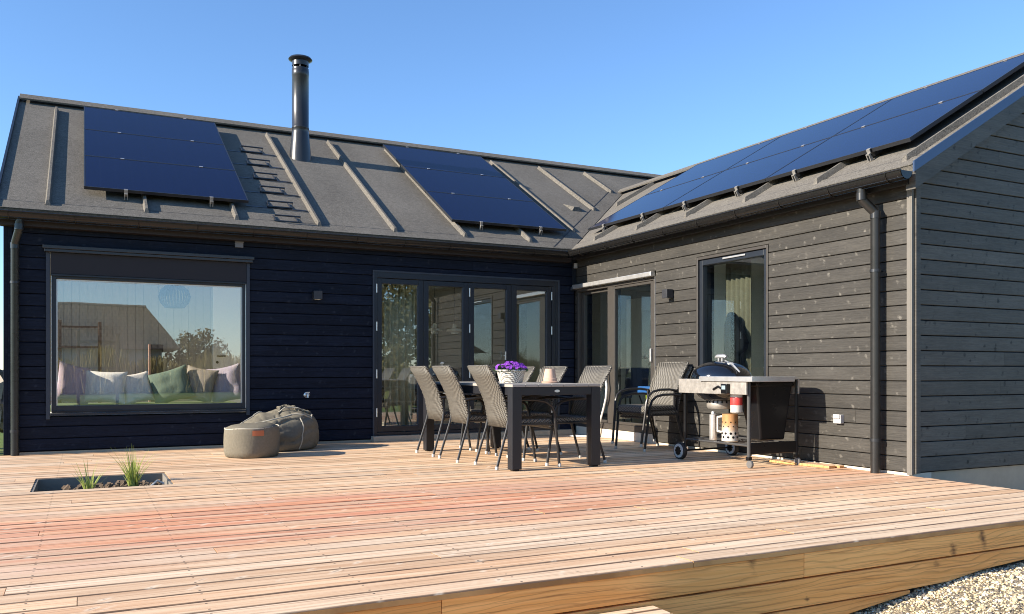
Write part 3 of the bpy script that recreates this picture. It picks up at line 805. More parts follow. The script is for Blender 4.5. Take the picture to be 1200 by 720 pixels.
m = MB(); m.box(-.052,-.013,-.085,-.048,2.29,2.36); m.build('junction_box', M['grey_plastic'], house, bevel=.003)
# downpipes
def downpipe(path, r, mat, clips, label):
    m = MB(); m.tube(path, r, 14)
    for i in (1, len(path)-2):
        p = Vector(path[i]); m.lathe([(r+.004,-.03),(r+.004,.03)], p, 14)
    d = m.build('downpipe', mat, house, smooth=True); d['label'] = label
    for cx, cy, cz, dx, dy in clips:
        b = MB(); b.lathe([(r+.006,-.012),(r+.006,.012)], (cx,cy,cz), 14); b.tube([(cx,cy,cz),(cx+dx,cy+dy,cz)], .006, 6); b.build('pipe_clip', M['dark_metal'], d, smooth=True)
    return d
downpipe([(-6.69,-.20,2.43),(-6.69,-.20,2.335),(-6.693,-.188,2.305),(-6.732,-.085,2.19),(-6.735,-.075,2.155),(-6.735,-.075,.0)], .040, simple('dark_teal_pipe', (.030,.034,.034), .28, .4), [(-6.735,-.075,1.78,0,.075),(-6.735,-.075,.25,0,.075)], 'left downpipe at the far end of the facade')
downpipe([(-.205,-5.06,2.43),(-.205,-5.06,2.345),(-.195,-5.065,2.315),(-.095,-5.095,2.225),(-.085,-5.10,2.195),(-.085,-5.10,.0)], .040, simple('dark_grey_pipe', (.032,.031,.030), .3, .4), [(-.085,-5.10,1.72,.085,0),(-.085,-5.10,.28,.085,0)], 'right downpipe near the gable corner')
# gutter corner
# chimney on the left roof
cz = rz(2.45)
m = MB(); m.lathe([(.165,-.16),(.155,.05),(.135,.22),(.125,.34),(.121,.36),(.121,.42),(.125,.425),(.125,.44),(.121,.445),(.121,1.19),(.124,1.195),(.124,1.27),(.121,1.275),(.121,1.31)], (-3.245,2.45,cz), 28)
ch = m.build('chimney', M['dark_metal'], roofL, smooth=True, angle=50); ch['label'] = 'round black flue pipe on the left roof'
# its cap stands on short posts and is part of the chimney mesh's look
m = MB()
for k in range(6):
    a = k*math.pi/3+.3; m.tube([(-3.245+.105*math.cos(a),2.45+.105*math.sin(a),cz+1.30),(-3.245+.105*math.cos(a),2.45+.105*math.sin(a),cz+1.35)], .010, 6)
m.lathe([(.119,1.345),(.120,1.41),(.170,1.435),(.174,1.443),(.155,1.468),(.06,1.49),(.0,1.492)], (-3.245,2.45,cz), 28, caps=False)
m.build('chimney_cap', M['dark_metal'], roofL, smooth=True, angle=50)
# roof steps
for yy in (2.42, 1.91, 1.40, .93, .46, .04):
    m = MB(); x0, x1 = -4.10, -3.80
    q = [SL(x0,yy,.015), SL(x1,yy,.015), SL(x1,yy,.085), SL(x0,yy,.085)]
    m.tube(q, .011, 6, closed=True)
    for xx in (x0+.02, x1-.02): m.tube([SL(xx,yy,.02), SL(xx,yy+.16,.01)], .008, 6)
    m.prism([SL(-4.35,yy-.03,.002), SL(-3.62,yy-.03,.002), SL(-3.62,yy+.0,.002), SL(-4.35,yy+.0,.002)], NS*.004)
    m.build('roof_step', M['dark_metal'], roofL)
# small felt vent hood
m = MB(); c = (1.12, 1.75)
m.add([SL(.76,1.36,.002),SL(.94,1.36,.002),SL(.96,1.62,.002),SL(.74,1.62,.002),SL(.80,1.39,.06),SL(.90,1.39,.06)], [(0,1,5,4),(1,2,5),(2,3,4,5),(3,0,4)]); m.build('roof_vent', M['felt'], roofL)

# ------------------------------------------------------------------ solar panels
PL, PW = 1.75, 1.118
def solar_panel(label, org, ux, uy, n, hooks):
    """org: lower left corner on the glass plane; ux along the eave, uy up the slope"""
    root = empty('solar_panel', org, 0, label, 'solar panel', 'black solar panels on the roofs')
    ux, uy, n = Vector(ux), Vector(uy), Vector(n)
    m = MB(); w = .012
    def slab(a0, a1, b0, b1, h0, h1, mb):
        mb.prism([ux*a0+uy*b0+n*h0, ux*a1+uy*b0+n*h0, ux*a1+uy*b1+n*h0, ux*a0+uy*b1+n*h0], n*(h1-h0))
    slab(0,PL,0,w,-.034,.001,m); slab(0,PL,PW-w,PW,-.034,.001,m); slab(0,w,w,PW-w,-.034,.001,m); slab(PL-w,PL,w,PW-w,-.034,.001,m)
    m.build('panel_frame', M['dark_metal'], root)
    m = MB(); slab(w+.0005,PL-w-.0005,w+.0005,PW-w-.0005,-.02,-.001,m); m.build('panel_glass', M['panel'], root)
    for a in (.42, 1.33):
        m = MB(); slab(a-.02,a+.02,PW-.006,PW+.018,.0015,.008,m); m.build('clamp', M['alu'], root)
        if hooks:
            m = MB(); slab(a-.02,a+.02,-.018,.004,.0015,.008,m)
            slab(a-.018,a+.018,-.028,-.018,-.070,.004,m); slab(a-.018,a+.018,-.055,-.029,-.040,-.030,m); slab(a-.018,a-.010,-.055,-.018,-.10,-.041,m); slab(a+.010,a+.018,-.055,-.018,-.10,-.041,m)
            m.build('mounting_hook', M['hook'], root)
    for a in (.42, 1.33):
        m = MB(); slab(a-.018,a+.018,.02,PW-.02,-.08,-.036,m); m.build('mounting_rail', M['dark_metal'], root)
    return root
POFF = .115
US = Vector((0, math.cos(R(30)), math.sin(R(30))))
UE = Vector((math.cos(R(30)), 0, math.sin(R(30))))
rows = ('lowest', 'middle', 'topmost')
for (x0, y0, nm) in ((-6.10, .335, 'left of the chimney'), (-1.745, .30, 'right of the chimney')):
    for k in range(3):
        org = SL(x0, y0, POFF) + US*(k*1.128)
        solar_panel('%s of the three stacked solar panels %s' % (rows[k], nm), org, (1,0,0), US, NS, k == 0)
cols = ('nearest the gable end', 'in the middle column', 'nearest the roof valley')
for c_i in range(3):
    for k in range(2):
        org = SR(.325, .11-1.757*(2-c_i)-.0, .105) + UE*(k*1.128)      # right roof: the eave runs along Y
        solar_panel('%s solar panel on the right roof, %s' % (('lower', 'upper')[k], cols[c_i]), org + Vector((0,-PL,0))+Vector((0,PL,0)), (0,-1,0), UE, NW, k == 0)

# ------------------------------------------------------------------ wall lamps
def wall_lamp(label, loc, rz_):
    r = empty('wall_lamp', loc, rz_, label, 'wall lamp', 'cube wall lamps on the facades')
    m = MB(); m.box(-.05,.05,-.10,-.012,-.05,.05); m.build('lamp_housing', simple('black_lamp', (.03,.03,.034), .45), r, bevel=.003)
    m = MB(); m.box(-.04,.04,-.0115,.0,-.045,.045); m.build('back_plate', M['dark_metal'], r)
    m = MB(); m.box(-.03,.03,-.085,-.03,-.0525,-.0505); m.build('lamp_lens', M['white'], r)
wall_lamp('black cube wall lamp on the shaded boarding above the beanbag', (-3.61, -.001, 1.775), 0)
wall_lamp('black cube wall lamp on the sunlit wall between door and window', (-.001, -2.17, 1.765), -math.pi/2)

# ------------------------------------------------------------------ interior, seen through the glass
def part(name, mat, boxes, parent=house, **k):
    m = MB()
    for b in boxes: m.box(*b)
    return m.build(name, mat, parent, **k)
part('interior_floor', M['int_floor'], [(-6.55,GX1-.21,.26,NY-.21,.03,.075),(.26,GX1-.21,-5.17,.255,.03,.075)])
part('interior_ceiling', M['int_white'], [(-6.55,GX1-.21,.255,NY-.21,2.40,2.45),(.255,GX1-.21,-5.17,.25,2.40,2.45)])
m = MB(); x = -6.55
while x < -3.72:
    m.box(x+.002, min(x+.098, -3.72), 2.90, 2.93, .08, 2.40); x += .10
m.build('board_wall', simple('whitewashed_boards', (.42,.40,.355), .8), house)
part('interior_wall', M['int_white'], [(-6.55,-3.60,2.935,3.05,.08,2.40),(-3.70,-3.60,.255,.9,.08,2.40),(-3.70,-3.60,2.7,2.9,.08,2.40)])
part('interior_wall', simple('grey_interior_wall', (.40,.39,.36), .8, var=.06), [(-3.60,GX1-.3,3.9,4.0,.08,2.40),(2.4,2.5,-2.25,3.9,.08,2.40)])
cb_ = empty('cabinet', (2.19,2.85,.08), 0, 'low white cabinet inside the room behind the sliding door', 'cabinet')
part('cabinet_body', M['int_white'], [(-.19,.19,-.60,.60,.06,.84)], cb_, bevel=.006); part('cabinet_top', M['int_floor'], [(-.21,.19,-.62,.62,.842,.87)], cb_); part('cabinet_plinth', M['frame'], [(-.16,.19,-.58,.58,0,.059)], cb_)
part('interior_wall', M['int_white'], [(1.5,1.6,-5.17,-2.36,.08,2.40),(.255,2.4,-2.35,-2.26,.08,2.40)])
d_ = part('interior_door', M['int_white'], [(-4.42,-3.80,2.86,2.897,.09,2.12)], bevel=.006)
m = MB(); m.tube([(-4.36,2.855,1.09),(-4.36,2.81,1.09),(-4.25,2.81,1.09)], .011, 8); m.disc_axis((-4.36,2.858,1.00), (0,-1,0), [(.02,0),(.02,.01)], 10); m.build('handle', M['dark_metal'], d_)
d_ = part('interior_door', M['int_white'], [(2.355,2.397,1.42,2.2,.09,2.12)], bevel=.006)
m = MB(); m.tube([(2.35,1.52,1.09),(2.30,1.52,1.09),(2.30,1.63,1.09)], .013, 8); m.disc_axis((2.353,1.52,.99), (-1,0,0), [(.022,0),(.022,.01)], 10); m.build('handle', M['dark_metal'], d_)
rk = empty('wooden_rack', (-6.15,2.78,.08), 0, 'brown wooden rack of two posts and two rails against the white boards', 'rack')
wd0 = simple('brown_rack_wood', (.12,.065,.03), .6)
for x in (-.24, .245):
    m = MB(); m.box(x-.022,x+.022,-.03,.03,0,1.46+.02*(x<0)); m.build('post', wd0, rk, bevel=.004)
for z in (1.12, 1.39):
    m = MB(); m.box(-.217,.222,-.015,.015,z-.014,z+.014); m.build('rail', wd0, rk)
lk = empty('speaker_box', (-5.20,2.70,.08), 0, 'slim dark upright box with a pale edge against the white boards', 'box')
m = MB(); m.box(-.07,.09,-.08,.08,0,1.16); m.build('body', simple('dark_brown_box', (.03,.018,.012), .5), lk, bevel=.004)
m = MB(); m.box(-.095,-.071,-.085,.08,0,1.165); m.build('edge_strip', simple('rosy_wood', (.45,.26,.19), .5), lk)
m = MB()
for i in range(25):
    a = i/24; m.v += [(-2.62+.42*a, .42+.035*math.sin(a*28), .09), (-2.62+.42*a, .42+.035*math.sin(a*28), 2.38)]
m.f = [(2*i, 2*i+2, 2*i+3, 2*i+1) for i in range(24)]
o = m.build('curtain', M['curtain'], None, smooth=True, angle=180); sm = o.modifiers.new('t', 'SOLIDIFY'); sm.thickness = .006
tag(o, 'cream curtain hanging inside the leftmost folding door leaf', 'curtain')

m = MB()
for i in range(41):
    a = i/40; m.v += [(.36+.018*math.sin(a*34), -3.10+.42*a, .12), (.36+.018*math.sin(a*34), -3.10+.42*a, 2.36)]
m.f = [(2*i, 2*i+2, 2*i+3, 2*i+1) for i in range(40)]
o = m.build('curtain', simple('beige_curtain', (.17,.145,.105), .95, 0, .1, var=.25, scale=25), None, smooth=True, angle=180); sm = o.modifiers.new('t', 'SOLIDIFY'); sm.thickness = .006
tag(o, 'beige curtain hanging inside the tall window behind the grill', 'curtain')

# window bench and cushions
bn = empty('window_bench', (-5.4,.28,.08), 0, 'low upholstered window bench behind the picture window', 'bench')
m = MB(); m.box(-1.05,.95,.0,.62,.0,.34); m.build('bench_base', M['int_white'], bn, bevel=.01)
m = MB(); m.box(-1.04,.94,.005,.62,.342,.42); m.build('seat_pad', simple('pad_lawn_reflection_tint', (.12,.16,.07), .9), bn, bevel=.03, segs=3)  # lawn's green reflection is painted into the pad colour
def cushion(name, loc, w, h, th, rot, mat, label):
    n = 22; vs = []; fs = []
    for sgn in (1, -1):
        for j in range(n+1):
            for i in range(n+1):
                u, v = 2*i/n-1, 2*j/n-1
                puff = max(0, (1-abs(u)**3.0)*(1-abs(v)**3.0))**.55
                pin = 1-.09*(1-abs(v)**2) * (abs(u)) ** 2; pin2 = 1-.09*(1-abs(u)**2)*(abs(v))**2
                cr = .012*mnoise.noise(Vector((u*2.1+loc[0]*9, v*2.1, sgn)))
                vs.append((u*w/2*pin, sgn*(-th/2*puff+cr*puff)*1.0, v*h/2*pin2))
    N = (n+1)**2
    for s_ in (0, 1):
        for j in range(n):
            for i in range(n):
                q = (s_*N+j*(n+1)+i, s_*N+j*(n+1)+i+1, s_*N+(j+1)*(n+1)+i+1, s_*N+(j+1)*(n+1)+i)
                fs.append(q if s_ == 0 else tuple(reversed(q)))
    m = MB(); m.v = vs; m.f = fs
    o = m.build(name, mat, None, smooth=True, angle=180)
    o.location = loc; o.rotation_euler = rot
    return tag(o, label, 'cushion', 'cushions on the window bench')
def cloth(name, col): return simple(name, col, .92, 0, .15, var=.12, scale=40, bump=.1)
cz_ = .50
cushion('cushion', (-6.20,.42,.725), .40, .46, .15, (R(-12),R(14),R(34)), cloth('mauve_cloth', (.52,.42,.47)), 'dusty mauve cushion at the left end of the window bench')
cushion('cushion', (-5.90,.44,.69), .47, .38, .17, (R(-14),R(3),R(-8)), cloth('ivory_cloth', (.88,.85,.75)), 'wide ivory cushion second from the left end of the bench')
cushion('cushion', (-5.555,.50,.675), .34, .36, .14, (R(-14),R(-10),R(14)), cloth('cream_cloth', (.86,.80,.70)), 'smaller cream cushion leaning beside the green cushion')
cushion('cushion', (-5.20,.43,.70), .45, .40, .16, (R(-14),R(-17),R(-10)), cloth('green_cloth', (.15,.20,.15)), 'dark green cushion in the middle of the window bench')
cushion('cushion', (-4.885,.44,.71), .37, .42, .15, (R(-14),R(10),R(-22)), cloth('taupe_cloth', (.30,.26,.21)), 'taupe cushion between the green and the striped cushion')
cushion('cushion', (-4.58,.45,.715), .40, .45, .15, (R(-12),R(-12),R(-18)), cloth('grey_cloth', (.42,.37,.42)), 'grey lilac cushion at the right end of the window bench')

# slatted pendant lamp behind the picture window
pd = empty('pendant_lamp', (-5.09,1.20,1.80), 0, 'dark slatted globe pendant lamp, tinted sky blue, behind the picture window', 'lamp')
m = MB(); prof = [(.05,.165),(.10,.14),(.165,.08),(.19,.0),(.17,-.08),(.12,-.135)]
for k in range(30):
    a = 2*math.pi*k/30; d = Vector((math.cos(a), math.sin(a), 0)); s_ = Vector((-d.y, d.x, 0))*.011
    vs = []
    for r_, z_ in prof: vs += [d*r_-s_+Vector((0,0,z_)), d*r_+s_+Vector((0,0,z_)), d*(r_-.004)+s_+Vector((0,0,z_)), d*(r_-.004)-s_+Vector((0,0,z_))]
    m.add(vs, [(4*i+j, 4*i+(j+1)%4, 4*i+4+(j+1)%4, 4*i+4+j) for i in range(len(prof)-1) for j in range(4)])
m.lathe([(.055,.155),(.055,.18),(.02,.19)], (0,0,0), 16); m.lathe([(.125,-.14),(.125,-.13),(.11,-.13),(.11,-.14)], (0,0,0), 24)
m.build('lamp_shade', simple('dark_slats_sky_tint', (.035,.055,.12), .6), pd)  # sky reflection painted into the dark slats as blue
m = MB(); m.tube([(0,0,.18),(0,0,.60)], .006, 6); m.build('cord', M['dark_metal'], pd)
for px_, lb in ((-1.42, 'white dome pendant lamp on a cord, left one behind the folding door'), (-1.10, 'white dome pendant lamp on a cord, right one behind the folding door')):
    p_ = empty('pendant_lamp', (px_,1.7,1.47), 0, lb, 'lamp', 'white pendants over the indoor table')
    m = MB(); m.lathe([(.012,.12),(.03,.10),(.035,.05),(.11,.03),(.125,.0),(.06,-.01),(.05,-.04)], (0,0,0), 20); m.build('lamp_shade', M['white'], p_, smooth=True, angle=50)
    m = MB(); m.tube([(0,0,.12),(0,0,.93)], .005, 6); m.build('cord', M['dark_metal'], p_)
# bar stool, indoor table
bs = empty('bar_stool', (-2.30,.85,.075), R(25), 'black shell chair on thin legs behind the leftmost folding leaf', 'chair')
m = MB(); pts = [(.20,-.02),(.18,.05),(-.15,.04),(-.21,.12),(-.24,.40)]
for i in range(len(pts)-1):
    a, b = pts[i], pts[i+1]
    m.add([(a[0],-.21,.45+a[1]),(a[0],.21,.45+a[1]),(b[0],.20,.45+b[1]),(b[0],-.20,.45+b[1]),(a[0],-.21,.43+a[1]),(a[0],.21,.43+a[1]),(b[0]-.02,.20,.44+b[1]),(b[0]-.02,-.20,.44+b[1])], [(0,1,2,3),(7,6,5,4),(0,3,7,4),(1,5,6,2),(0,4,5,1),(3,2,6,7)])
m.build('seat_shell', M['plastic'], bs, bevel=.008)
for sx, sy in ((.2,.2),(.2,-.2),(-.2,.2),(-.2,-.2)):
    m = MB(); m.tube([(sx*.6,sy*.6,.44),(sx*1.15,sy*1.15,0)], .012, 8); m.build('leg', M['plastic'], bs)
it = empty('indoor_table', (-1.1,1.6,.075), 0, 'dark dining table inside the room behind the folding door', 'table')
m = MB(); m.box(-.9,.9,-.42,.42,.70,.74); m.build('tabletop', M['table_black'], it, bevel=.004)
for sx, sy in ((.8,.34),(.8,-.34),(-.8,.34),(-.8,-.34)):
    m = MB(); m.box(sx-.03,sx+.03,sy-.03,sy+.03,0,.699); m.build('leg', M['table_black'], it)
for cx, cy, rz_, lb in ((-1.55,1.0,R(90),'black shell chair on the near side of the indoor table, left one'), (-.85,1.0,R(90),'black shell chair on the near side of the indoor table, right one')):
    c_ = copy_tree(bs); c_.location = (cx,cy,.075); c_.rotation_euler = (0,0,rz_); c_['label'] = lb
c_ = copy_tree(bs); c_.location = (1.05,.25,.075); c_.rotation_euler = (0,0,R(200)); c_['label'] = 'blue backed chair inside the right leaf of the sliding door'
for ch in kids(c_):
    if ch.name.startswith('seat_shell'):
        ch.data = ch.data.copy(); ch.data.materials.clear(); ch.data.materials.append(M['navy'])
# toy box inside the sliding door
tb = empty('toy_box', (.42,-1.28,.175), 0, 'blue, yellow and white plastic toy tubs stacked inside the sliding door', 'toy box')
m = MB(); m.prism([(-.11,-.20,.40),(.11,-.20,.40),(.12,-.22,.50),(-.12,-.22,.50)], (0,.44,0)); m.build('tub', M['blue'], tb, bevel=.012)
part('stand', M['int_white'], [(-.16,.14,-.26,.26,-.098,-.002)], tb)
for yy in (-.10,.08):
    m = MB(); m.lathe([(.062,.20),(.075,.395)], (0,yy,0), 16); m.build('cup', M['yellow'], tb, smooth=True)
for k, (nm, mt) in enumerate((('block', M['white']), ('block', M['yellow']), ('block', M['blue']))):
    m = MB(); m.box(-.10,.08,-.20+.14*k*-1+.10,-.07+.14*k*-1+.10,.0,.20); m.build(nm, mt, tb, bevel=.008)
# cloth hanging behind the tall window
m = MB(); out = [(0,.0),(.16,.02),(.20,.42),(.155,.50),(.16,.60),(.10,.86),(.055,.93),(.02,.90)]
ot = [(.0,.0),(-.20,.0),(-.155,.40),(-.13,.45),(-.24,.50),(-.26,.58),(-.08,.88),(-.03,.92),(.015,.90),(.06,.78),(.08,.30),(.09,.0)]
m.prism([(0,a,b) for a, b in ot], (.09,0,0))
o = m.build('hanging_coat', M['black_cloth'], None, bevel=.03, segs=3); o.location = (.20,-2.90,.60); tag(o, 'dark hooded coat shape hanging behind the tall window', 'coat')

# ------------------------------------------------------------------ wicker chairs
def make_chair():
    root = empty('garden_chair')
    # local axes: +X forward, Y sideways, Z up; rear feet at x=-.31, front feet at x=.31
    back = MB(); rowsz = [(.365,-.185,.208),(.47,-.200,.212),(.58,-.222,.214),(.66,-.252,.218),(.74,-.290,.222),(.82,-.334,.226),(.905,-.385,.230)]
    n = 8; vs = []
    for (z, x, hw) in rowsz:
        for i in range(n+1):
            u = 2*i/n-1; bow = .018*(1-u*u) * (1 if z > .45 else .5)
            vs.append((x-bow, u*hw, z + (.006*u*u if z > .9 else 0)))
    fs = [(j*(n+1)+i, j*(n+1)+i+1, (j+1)*(n+1)+i+1, (j+1)*(n+1)+i) for j in range(len(rowsz)-1) for i in range(n)]
    back.add(vs, fs)
    b = back.build('backrest', M['wicker'], root, smooth=True, angle=180); s_ = b.modifiers.new('solid', 'SOLIDIFY'); s_.thickness = .022; s_.offset = 0
    rim = MB()
    for sy in (-1, 1): rim.tube([(x, sy*(hw+.002), z) for z, x, hw in rowsz], .0125, 8)
    rim.tube([(rowsz[-1][1]-.018*(1-u*u), u*rowsz[-1][2], rowsz[-1][0]+.004) for u in [k/4-1 for k in range(9)]], .0115, 8)
    rim.build('back_rim', M['wicker'], root, smooth=True)
    seat = MB(); seat.box(-.20,.235,-.225,.225,.395,.438); seat.box(.215,.245,-.226,.226,.345,.430)
    seat.build('seat', M['wicker'], root, bevel=.012)
    for sy in (-1, 1):
        y = sy*.232
        lg = MB(); lg.tube([(-.19,sy*.216,.60),(-.188,sy*.218,.45),(-.205,sy*.222,.36),(-.31,sy*.236,.02)], .0125, 8)
        o = lg.build('leg', M['tube'], root, smooth=True)
        cp = MB(); cp.lathe([(.0145,0),(.016,.006),(.016,.03)], (-.312,sy*.236,0), 10); cp.build('foot_cap', M['cap'], o, smooth=True)
        # arm and front leg are one bent tube
        ar = MB(); path = [(-.225,sy*.225,.595),(-.10,sy*.245,.612),(.06,sy*.258,.610),(.16,sy*.262,.592),(.225,sy*.262,.548),(.252,sy*.260,.48),(.262,sy*.256,.38),(.31,sy*.24,.02)]
        ar.tube(path, .0135, 8); o = ar.build('arm', M['tube'], root, smooth=True)
        cp = MB(); cp.lathe([(.0145,0),(.016,.006),(.016,.03)], (.312,sy*.24,0), 10); cp.build('foot_cap', M['cap'], o, smooth=True)
        rail = MB(); rail.tube([(-.19,sy*.222,.392),(.25,sy*.24,.388)], .010, 6); rail.build('side_rail', M['tube'], root)
    x_ = MB(); x_.tube([(.245,-.235,.36),(.245,.235,.36)], .010, 6); x_.build('front_rail', M['tube'], root)
    return root
CG = 'grey wicker garden chairs'
chairs = [
    (-2.635,-1.90,0,R(0),'grey wicker chair on the near-left table side, farthest from the camera'),
    (-2.635,-2.54,0,R(-1),'grey wicker chair in the middle of the left table side'),
    (-2.555,-3.23,0,R(-1),'grey wicker chair on the left table side, nearest the black front leg'),
    (-2.005,-1.60,0,R(178),'grey wicker chair on the far table side, mostly hidden behind the flower basket'),
    (-2.005,-2.30,0,R(182),'grey wicker chair on the far table side, behind the terracotta pot'),
    (-2.005,-3.14,0,R(179),'grey wicker chair on the far table side, nearest the right front table leg'),
    (-.43,-2.37,0,R(186),'lower of two stacked wicker chairs against the right wall'),
    (-.475,-2.37,.055,R(186),'upper of two stacked wicker chairs against the right wall')]
proto = make_chair()
for i, (x, y, z, a, lb) in enumerate(chairs):
    o = proto if i == 0 else copy_tree(proto)
    o.location = (x, y, z); o.rotation_euler = (0, 0, a); tag(o, lb, 'chair', CG)

# ------------------------------------------------------------------ dining table
tb_ = empty('dining_table', (-2.35,-2.54,0), 0, 'black rectangular outdoor dining table with a grey top', 'table')
hx, hy = .45, 1.08
m = MB()
for k in range(7):
    w_ = .9/7; m.box(-hx+k*w_+.002, -hx+(k+1)*w_-.002, -hy, hy, .728, .752)
m.build('tabletop', M['table_top'], tb_, bevel=.003)
m = MB(); m.box(-hx+.01,hx-.01,-hy+.008,-hy+.035,.655,.727); m.box(-hx+.01,hx-.01,hy-.035,hy-.008,.655,.727); m.box(-hx+.008,-hx+.035,-hy+.036,hy-.036,.655,.727); m.box(hx-.035,hx-.008,-hy+.036,hy-.036,.655,.727)
m.build('apron', M['table_black'], tb_, bevel=.003)
for sx in (-1,1):
    for sy in (-1,1):
        x0, y0 = sx*(hx-.047), sy*(hy-.047)
        m = MB(); m.box(x0-.047,x0+.047,y0-.047,y0+.047,.012,.7265); o = m.build('leg', M['table_black'] , tb_, bevel=.004)
        m = MB(); m.box(x0-.03,x0+.03,y0-.03,y0+.03,.0,.0115); m.build('foot_pad', M['plastic'], o)
m = MB(); m.disc_axis((.0,-hy+.008,.690), (0,-1,0), [(.028,0),(.026,.004)], 18); o = m.build('badge', M['alu'], tb_); 
for v in o.data.vertices: v.co.z = .690+(v.co.z-.690)*.45
# flower basket
fbk = empty('flower_basket', (-2.40,-2.80,.752), 0, 'white woven basket of purple violas standing on the dining table', 'flower basket')
m = MB(); m.lathe([(.108,0),(.118,.03),(.128,.07),(.140,.115),(.143,.122),(.132,.122),(.118,.09)], (0,0,0), 30); m.build('basket', M['basket'], fbk, smooth=True, angle=60)
m = MB(); m.tube([(.143*math.cos(a),.143*math.sin(a),.120) for a in [k*math.pi/14 for k in range(28)]], .009, 6, closed=True); m.build('basket_rim', M['basket'], fbk, smooth=True)
rf = random.Random(4); m = MB(); ml = MB()
for k in range(110):
    a, q = rf.uniform(0,6.283), math.sqrt(rf.random()); p = Vector((q*.155*math.cos(a), q*.155*math.sin(a), .135+.045*(1-q*q)+rf.uniform(-.01,.025)))
    nrm = Vector((math.cos(a)*q*.8+rf.uniform(-.3,.3)-.2, math.sin(a)*q*.8-.5+rf.uniform(-.3,.3), .8)).normalized(); u = nrm.orthogonal().normalized(); w_ = nrm.cross(u)
    for j in range(5):
        b = 6.283*j/5+rf.random()*.3; d = u*math.cos(b)+w_*math.sin(b); s_ = nrm.cross(d); r_ = .017
        m.add([p, p+d*r_*.6-s_*r_*.5+nrm*.002, p+d*r_+nrm*.004, p+d*r_*.6+s_*r_*.5+nrm*.002], [(0,1,2,3)])
for k in range(160):
    a, q = rf.uniform(0,6.283), math.sqrt(rf.random()); p = Vector((q*.15*math.cos(a), q*.15*math.sin(a), .105+.045*(1-q*q)+rf.uniform(-.01,.03)))
    d = Vector((math.cos(a+rf.uniform(-1,1)), math.sin(a+rf.uniform(-1,1)), rf.uniform(-.2,.8))).normalized(); s_ = d.orthogonal().normalized()*.010
    ml.add([p, p+d*.02-s_, p+d*.042, p+d*.02+s_], [(0,1,2,3)])
m.build('flowers', M['petal'], fbk); ml.build('foliage', M['flower_leaf'], fbk)
# upturned pot on a saucer
tp = empty('clay_pot', (-2.07,-2.98,.752), 0, 'pale upturned terracotta pot on a saucer on the dining table', 'flower pot')
m = MB(); m.lathe([(.082,0),(.088,.012),(.080,.016)], (0,0,0), 26); m.build('saucer', M['terracotta'], tp, smooth=True)
m = MB(); m.lathe([(.070,.017),(.070,.045),(.063,.048),(.048,.135),(.044,.138)], (0,0,0), 26); m.build('pot', M['terracotta'], tp, smooth=True, angle=40)

# ------------------------------------------------------------------ hose beside the sliding door
m = MB(); m.tube([(-.03,-.90,.90),(-.05,-.86,.87),(-.06,-.865,.78),(-.06,-.89,.66),(-.055,-.865,.52),(-.05,-.80,.38),(-.05,-.74,.26),(-.06,-.70,.14),(-.10,-.66,.012),(-.25,-.58,.012),(-.35,-.45,.012)], .014, 8)
o = m.build('hose', simple('white_hose', (.66,.65,.60), .5), None, smooth=True); tag(o, 'white hose hanging down beside the sliding door mullion', 'hose')

# ------------------------------------------------------------------ beanbag and pouffe
def blob(name, prof, n, mat, parent, squash=lambda a, z: 1., wob=.0, top=None):
    m = MB(); k = len(prof)
    for i, (r_, z_) in enumerate(prof):
        for j in range(n):
            a = 2*math.pi*j/n; rr2 = r_*squash(a, z_)
            v = Vector((rr2*math.cos(a), rr2*math.sin(a), z_))
            if wob and 0 < i < k: v += v.normalized()*wob*mnoise.noise(v*5+Vector((3,1,7))) + Vector((0,0,wob*.6*mnoise.noise(v*7))) * (1 if z_ > .05 else 0)
            if top: v = top(v)
            m.v.append(tuple(v))
    m.f = [(i*n+j, i*n+(j+1)%n, (i+1)*n+(j+1)%n, (i+1)*n+j) for i in range(k-1) for j in range(n)]
    m.f.append(tuple(reversed(range(n)))); m.f.append(tuple(range((k-1)*n, k*n)))
    return m.build(name, mat, parent, smooth=True, angle=70)
pf = empty('pouffe', (-4.57,-1.24,0), 0, 'small round taupe canvas pouffe with a tan label, in front of the beanbag', 'pouffe')
def ptop(v):   # the pouffe slumps slightly
    return Vector((v.x, v.y, v.z*(1+.03*v.x/.26)))
blob('body', [(.20,0),(.255,.008),(.272,.06),(.276,.15),(.274,.24),(.268,.292),(.262,.300),(.20,.325),(.10,.338),(.02,.34)], 44, M['canvas'], pf, wob=.014, top=ptop)
m = MB(); m.tube([(.267*math.cos(a),.267*math.sin(a),.297+.009*math.cos(a)+.004*math.sin(5*a)) for a in [k*math.pi/20 for k in range(40)]], .006, 6, closed=True); m.build('piping', M['piping'], pf, smooth=True)
lb_ = MB(); a0 = math.atan2(-1, .02)
for k in range(7):
    a = a0-.20+.40*k/6+.02
    for z_ in (.225,.278): lb_.v.append((.283*math.cos(a), .283*math.sin(a), z_))
lb_.f = [(2*i,2*i+2,2*i+3,2*i+1) for i in range(6)]
o = lb_.build('leather_label', M['leather'], pf); s_ = o.modifiers.new('s','SOLIDIFY'); s_.thickness = .004
bb = empty('beanbag', (-4.21,-.56,0), R(0), 'slouched taupe canvas beanbag chair with cream piping against the wall', 'beanbag')
def ridged(v, f, seed):
    return 1-2*abs(mnoise.noise(Vector((v.x*f+seed, v.y*f*1.2, v.z*f+seed*2))))
